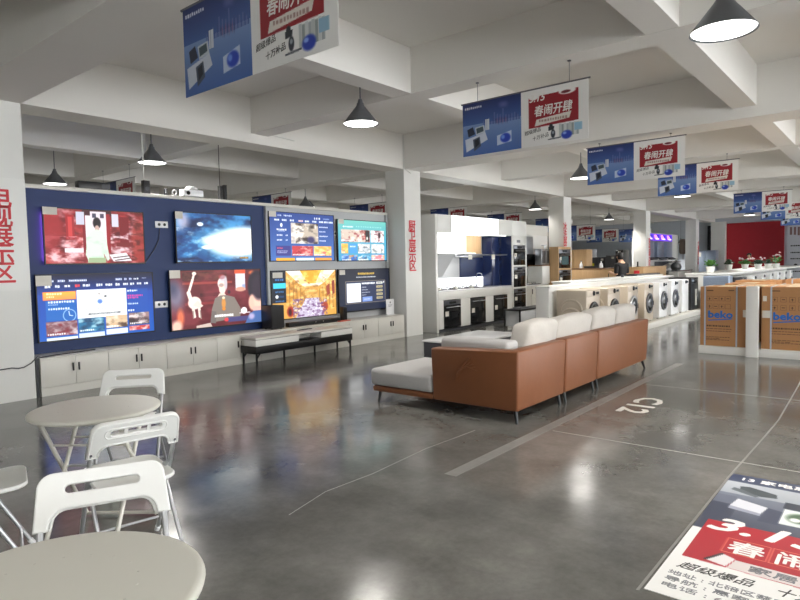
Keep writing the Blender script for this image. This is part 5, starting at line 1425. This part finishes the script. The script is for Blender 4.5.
# doorway at the far end; near-black sheets stand for its unlit depth
struct('door_1', MB().box(36.60, 36.68, 8.15, 8.30, 0, 3.3).box(36.60, 36.68, 7.45, 7.56, 0, 2.9).box(36.9, 36.98, 7.5, 8.3, 0, 3.0), M['dark_void'], 'doorway painted dark for its unlit depth, between the farthest column and the red wall')
t = thing('fridge', 'grey double-door fridge standing in the dark doorway', 'fridge', (35.6, 7.66, 0))
B(0, .6, 0, .98, 0, 1.95).build('body', M['pale_blue'], t, bevel=.006)
for q in (0, 1): B(-.03, -.0005, .005 + .49 * q, .485 + .49 * q, .05, 1.93).build('door', M['pale_blue'], t, bevel=.004)
B(-.034, -.0305, .72, .9, 1.62, 1.84).build('label', M['label'], t)
t = thing('dark_panel', 'plain dark panel behind the oak cabinet and fridges', 'wall unit', (26.2, 11.6, 0)); B(0, .2, 0, 1.2, 0, 2.9).build('panel', M['dark_void'], t); B(-.02, -.0005, 0, 1.2, 1.1, 1.16).build('ledge', M['dark_void'], t)  # plain near-black panel with a ledge

# ------------------------------------------------------------------ people
def skin_mesh(name, verts, edges, radii, m, parent, sub=2, root=0):
    me = bpy.data.meshes.new(name)
    me.from_pydata([tuple(v) for v in verts], edges, [])
    o = bpy.data.objects.new(name, me); COL.objects.link(o)
    md = o.modifiers.new('skin', 'SKIN'); md.use_smooth_shade = True
    for i, rd in enumerate(radii):
        me.skin_vertices[0].data[i].radius = rd if isinstance(rd, tuple) else (rd, rd)
        me.skin_vertices[0].data[i].use_root = (i == root)
    ss = o.modifiers.new('sub', 'SUBSURF'); ss.levels = sub; ss.render_levels = sub
    dg = bpy.context.evaluated_depsgraph_get()
    m2 = bpy.data.meshes.new_from_object(o.evaluated_get(dg)); m2.name = name
    bpy.data.objects.remove(o)
    m2.materials.clear()
    m2.polygons.foreach_set('use_smooth', [True] * len(m2.polygons))
    return link_mesh(name, m2, m, parent)
def person(x, y, rz, label, shirt, cap=False, arm_up=True):
    """faces local -y; standing 1.70 m"""
    r = thing('person', label, 'person', (x, y, 0), rz)
    ht = -.05
    V = [(0, 0, .95), (0, .005, 1.12), (0, .005, 1.30), (0, .01, 1.41), (0, -.005, 1.49), (0, -.02 + ht * .3, 1.56), (0, -.03 + ht * .5, 1.62), (0, -.02 + ht * .4, 1.68)]
    E = [(0, 1), (1, 2), (2, 3), (3, 4), (4, 5), (5, 6), (6, 7)]
    Rr = [(.155, .115), (.135, .105), (.165, .115), (.13, .09), (.055, .055), (.072, .085), (.078, .095), (.055, .07)]
    def chain(pts, rad, start):
        p = start
        for q, rd in zip(pts, rad):
            V.append(q); Rr.append(rd); E.append((p, len(V) - 1)); p = len(V) - 1
        return p
    arms = {}
    for sx in (-1, 1):
        chain([(sx * .095, 0, .86), (sx * .10, -.005, .50), (sx * .10, .015, .10), (sx * .105, -.05, .04), (sx * .11, -.15, .03)], [.092, .062, .045, .042, .035], 0)
        if arm_up and sx == 1: pts = [(sx * .185, .01, 1.37), (sx * .225, .03, 1.12), (sx * .16, -.20, 1.16), (sx * .13, -.25, 1.19)]
        else: pts = [(sx * .185, .01, 1.37), (sx * .235, .02, 1.11), (sx * .20, -.16, .98), (sx * .185, -.22, .97)]
        e = chain(pts, [.058, .044, .034, .030], 3)
        hx, hy, hz = pts[-1]
        for k in range(4):
            chain([(hx + sx * (-.02 + .016 * k) - .0, hy - .05, hz + .012), (hx + sx * (-.02 + .016 * k), hy - (.085, .095, .090, .075)[k], hz - .005)], [.010, .0085], e)
        chain([(hx - sx * .04, hy - .02, hz + .02), (hx - sx * .045, hy - .055, hz + .018)], [.011, .009], e)
    body = skin_mesh('body', V, E, Rr, M['skin'], r)
    # nose, ears
    fc = MB(); hy = -.02 + ht * .5
    fc.lathe([(0, -.02), (.014, -.012), (.012, .008), (0, .02)], (0, hy - .10, 1.595), 10)
    for sx in (-1, 1): fc.lathe([(0, -.03), (.012, -.018), (.014, .01), (0, .03)], (sx * .083, hy, 1.60), 10)
    fc.build('facial_feature', M['skin'], body, smooth=True)
    ey = MB()
    for sx in (-1, 1): ey.lathe([(0, -.008), (.011, 0), (0, .008)], (sx * .032, hy - .092, 1.618), 8)
    ey.build('eye', M['hair'], body, smooth=True)
    hr = MB(); n = 18
    prof = [(.078, 1.535), (.094, 1.57), (.102, 1.61), (.103, 1.65), (.096, 1.69), (.074, 1.72), (.035, 1.737), (0, 1.741)]
    hr.lathe(prof, (0, hy + .012, 0), 24)
    h_ = hr.build('cap' if cap else 'hair', M['hair'], r, smooth=True)
    for v in h_.data.vertices:
        if v.co.y < hy - .01 and v.co.z < 1.66: v.co.z = 1.665
        v.co.y = hy + .012 + (v.co.y - hy - .012) * 1.12
    if cap: B(-.07, .07, hy - .20, hy - .08, 1.655, 1.668).build('cap_peak', M['hair'], h_, bevel=.004)
    # shirt with short sleeves, trousers, shoes
    V2 = [(0, 0, .90), (0, .005, 1.12), (0, .005, 1.30), (0, .01, 1.415), (0, .0, 1.475)]
    E2 = [(0, 1), (1, 2), (2, 3), (3, 4)]; R2 = [(.185, .135), (.165, .125), (.190, .135), (.165, .115), (.085, .085)]
    for sx in (-1, 1):
        for q, rd in (((sx * .19, .01, 1.37), .078), ((sx * .222, .02, 1.20), .064), ((sx * .226, .022, 1.13), .062)):
            V2.append(q); R2.append(rd); E2.append((3 if abs(q[2] - 1.37) < .001 else len(V2) - 2, len(V2) - 1))
    skin_mesh('shirt', V2, E2, R2, M[shirt], r)
    V3 = [(0, 0, .93), (0, 0, .88)]; E3 = [(0, 1)]; R3 = [(.172, .13), (.165, .125)]
    for sx in (-1, 1):
        st = 1
        for q, rd in (((sx * .097, 0, .80), .105), ((sx * .10, -.005, .50), .078), ((sx * .10, .012, .09), .066)):
            V3.append(q); R3.append(rd); E3.append((st, len(V3) - 1)); st = len(V3) - 1
    skin_mesh('trousers', V3, E3, R3, M['trouser'], r)
    for sx in (-1, 1):
        sh = MB(); sh.hexa([(sx * .105 - .05, -.20, 0), (sx * .105 + .05, -.20, 0), (sx * .105 + .045, .08, 0), (sx * .105 - .045, .08, 0)], [(sx * .105 - .035, -.17, .06), (sx * .105 + .035, -.17, .06), (sx * .105 + .04, .06, .10), (sx * .105 - .04, .06, .10)])
        sh.build('shoe', M['black'], r, bevel=.015)
    return r
person(17.15, 6.10, R(160), 'person in a black T-shirt seen from behind at the oak counters', 'shirt')
person(33.6, 5.75, R(-100), 'person in red uniform and dark cap behind the long white counter', 'uniform', cap=True)

# ------------------------------------------------------------------ floor poster
PW, PH = 1.15, 1.90
pc = Canvas(170, 280, (232, 232, 230))
def U(u): return u / PW
def Vv(v): return 1 - v / PH
def pr_(u0, v1, u1, v0, c): pc.rect(U(u0), Vv(v1), U(u1), Vv(v0), c)
def pp_(pts, c): pc.poly([(U(a), Vv(b_)) for a, b_ in pts], c)
pc.grad(0, 0, 1, Vv(.84), (150, 156, 166), (56, 62, 80))
pc.grad(0, 0, 1, Vv(1.74), (40, 50, 78), (52, 62, 88)).grad(0, Vv(1.74), 1, Vv(1.50), (168, 172, 178), (150, 156, 164)).grad(0, Vv(1.50), 1, Vv(.84), (112, 118, 132), (52, 58, 76))
pr_(0, 1.45, .11, 1.25, (96, 102, 118)); pr_(0, 1.30, .14, .84, (58, 64, 82))
pp_([(.09, 1.66), (.14, 1.68), (.30, 1.62), (.31, 1.55), (.22, 1.53), (.10, 1.58)], (62, 70, 76)); pp_([(.06, 1.62), (.12, 1.60), (.22, 1.52), (.20, 1.50), (.05, 1.57)], (86, 94, 100))
pp_([(.12, 1.42), (.29, 1.36), (.27, 1.24), (.10, 1.28)], (206, 208, 216)); pp_([(.10, 1.28), (.27, 1.24), (.27, 1.20), (.10, 1.23)], (150, 154, 170))
pp_([(.29, 1.36), (.37, 1.34), (.37, 1.12), (.27, 1.12)], (64, 70, 90)); pr_(.36, 1.52, .50, 1.41, (40, 48, 62)); pr_(.37, 1.40, .62, 1.15, (216, 222, 220))
pc.ell(U(.46), Vv(1.28), .07, .05, (70, 96, 70), .4).ell(U(.49), Vv(1.30), .03, .025, (240, 240, 238), .4).ell(U(.44), Vv(1.25), .03, .02, (240, 240, 238), .4)
pr_(.66, 1.46, .82, 1.16, (190, 196, 204)); pr_(.84, 1.50, 1.08, 1.10, (72, 80, 98)); pc.ell(U(.96), Vv(1.3), .08, .06, (150, 156, 166), .2); pr_(.64, 1.62, 1.0, 1.52, (96, 104, 116))
pp_([(.047, .99), (1.10, 1.02), (1.10, .40), (.047, .436)], (172, 26, 42))
for x0, x1 in ((.19, .388), (.40, .60), (.61, .81), (.82, 1.02)):
    for a in ((x0, .607, x1, .607), (x0, .79, x1, .79), (x0, .607, x0, .79), (x1, .607, x1, .79)): pc.line(U(a[0]), Vv(a[1]), U(a[2]), Vv(a[3]), .005, (222, 120, 96))
pp_([(.25, .43), (.27, .535), (1.02, .535), (1.0, .42)], (216, 206, 204)); pp_([(.155, .462), (.21, .575), (.27, .545), (.245, .44)], (226, 222, 222)); pc.line(U(.15), Vv(.468), U(.205), Vv(.575), .014, (54, 46, 52))
pt = thing('floor_poster', 'large promotional poster lying on the floor at the bottom right corner', 'poster', (2.78, .885, 0), -PI / 2)
B(0, PW, 0, PH, .0005, .003).build('sheet', M['white_lam'], pt)
link_mesh('print', pc.mesh('print', PW, PH, flat=True), M['print'], pt, (0, 0, .0034))
def pt_text(body, x, y, size, m, **k): return text_obj('lettering', body, size, M[m], pt, (x, y, .0042), (0, 0, 0), **k)
pt_text('13 家电惠', .265, 1.82, .075, 'white_ink', bold=.02, width=.38)
pt_text('3.15', .355, .955, .26, 'white_ink', bold=.03, shear=.25, width=.57)
for k, ch in enumerate('春闹开肆'): pt_text(ch, .292 + .207 * k, .69, .17, 'white_ink', bold=.018)
pt_text('家居家电焕新', .65, .485, .075, 'grey_ink', width=.62, bold=.012)
pt_text('超级爆品', .222, .335, .082, 'black_ink', shear=.35, width=.33)
pt_text('十大', .555, .335, .09, 'black_ink', shear=.3, width=.15)
pt_text('地址 : 北碚区蔡家凤栖', .04, .232, .05, 'grey_ink', align='LEFT', width=.62)
pt_text('导航 : 惠家家电', .04, .165, .05, 'grey_ink', align='LEFT', width=.50)
pt_text('电话 : 67038', .04, .098, .05, 'grey_ink', align='LEFT', width=.42)
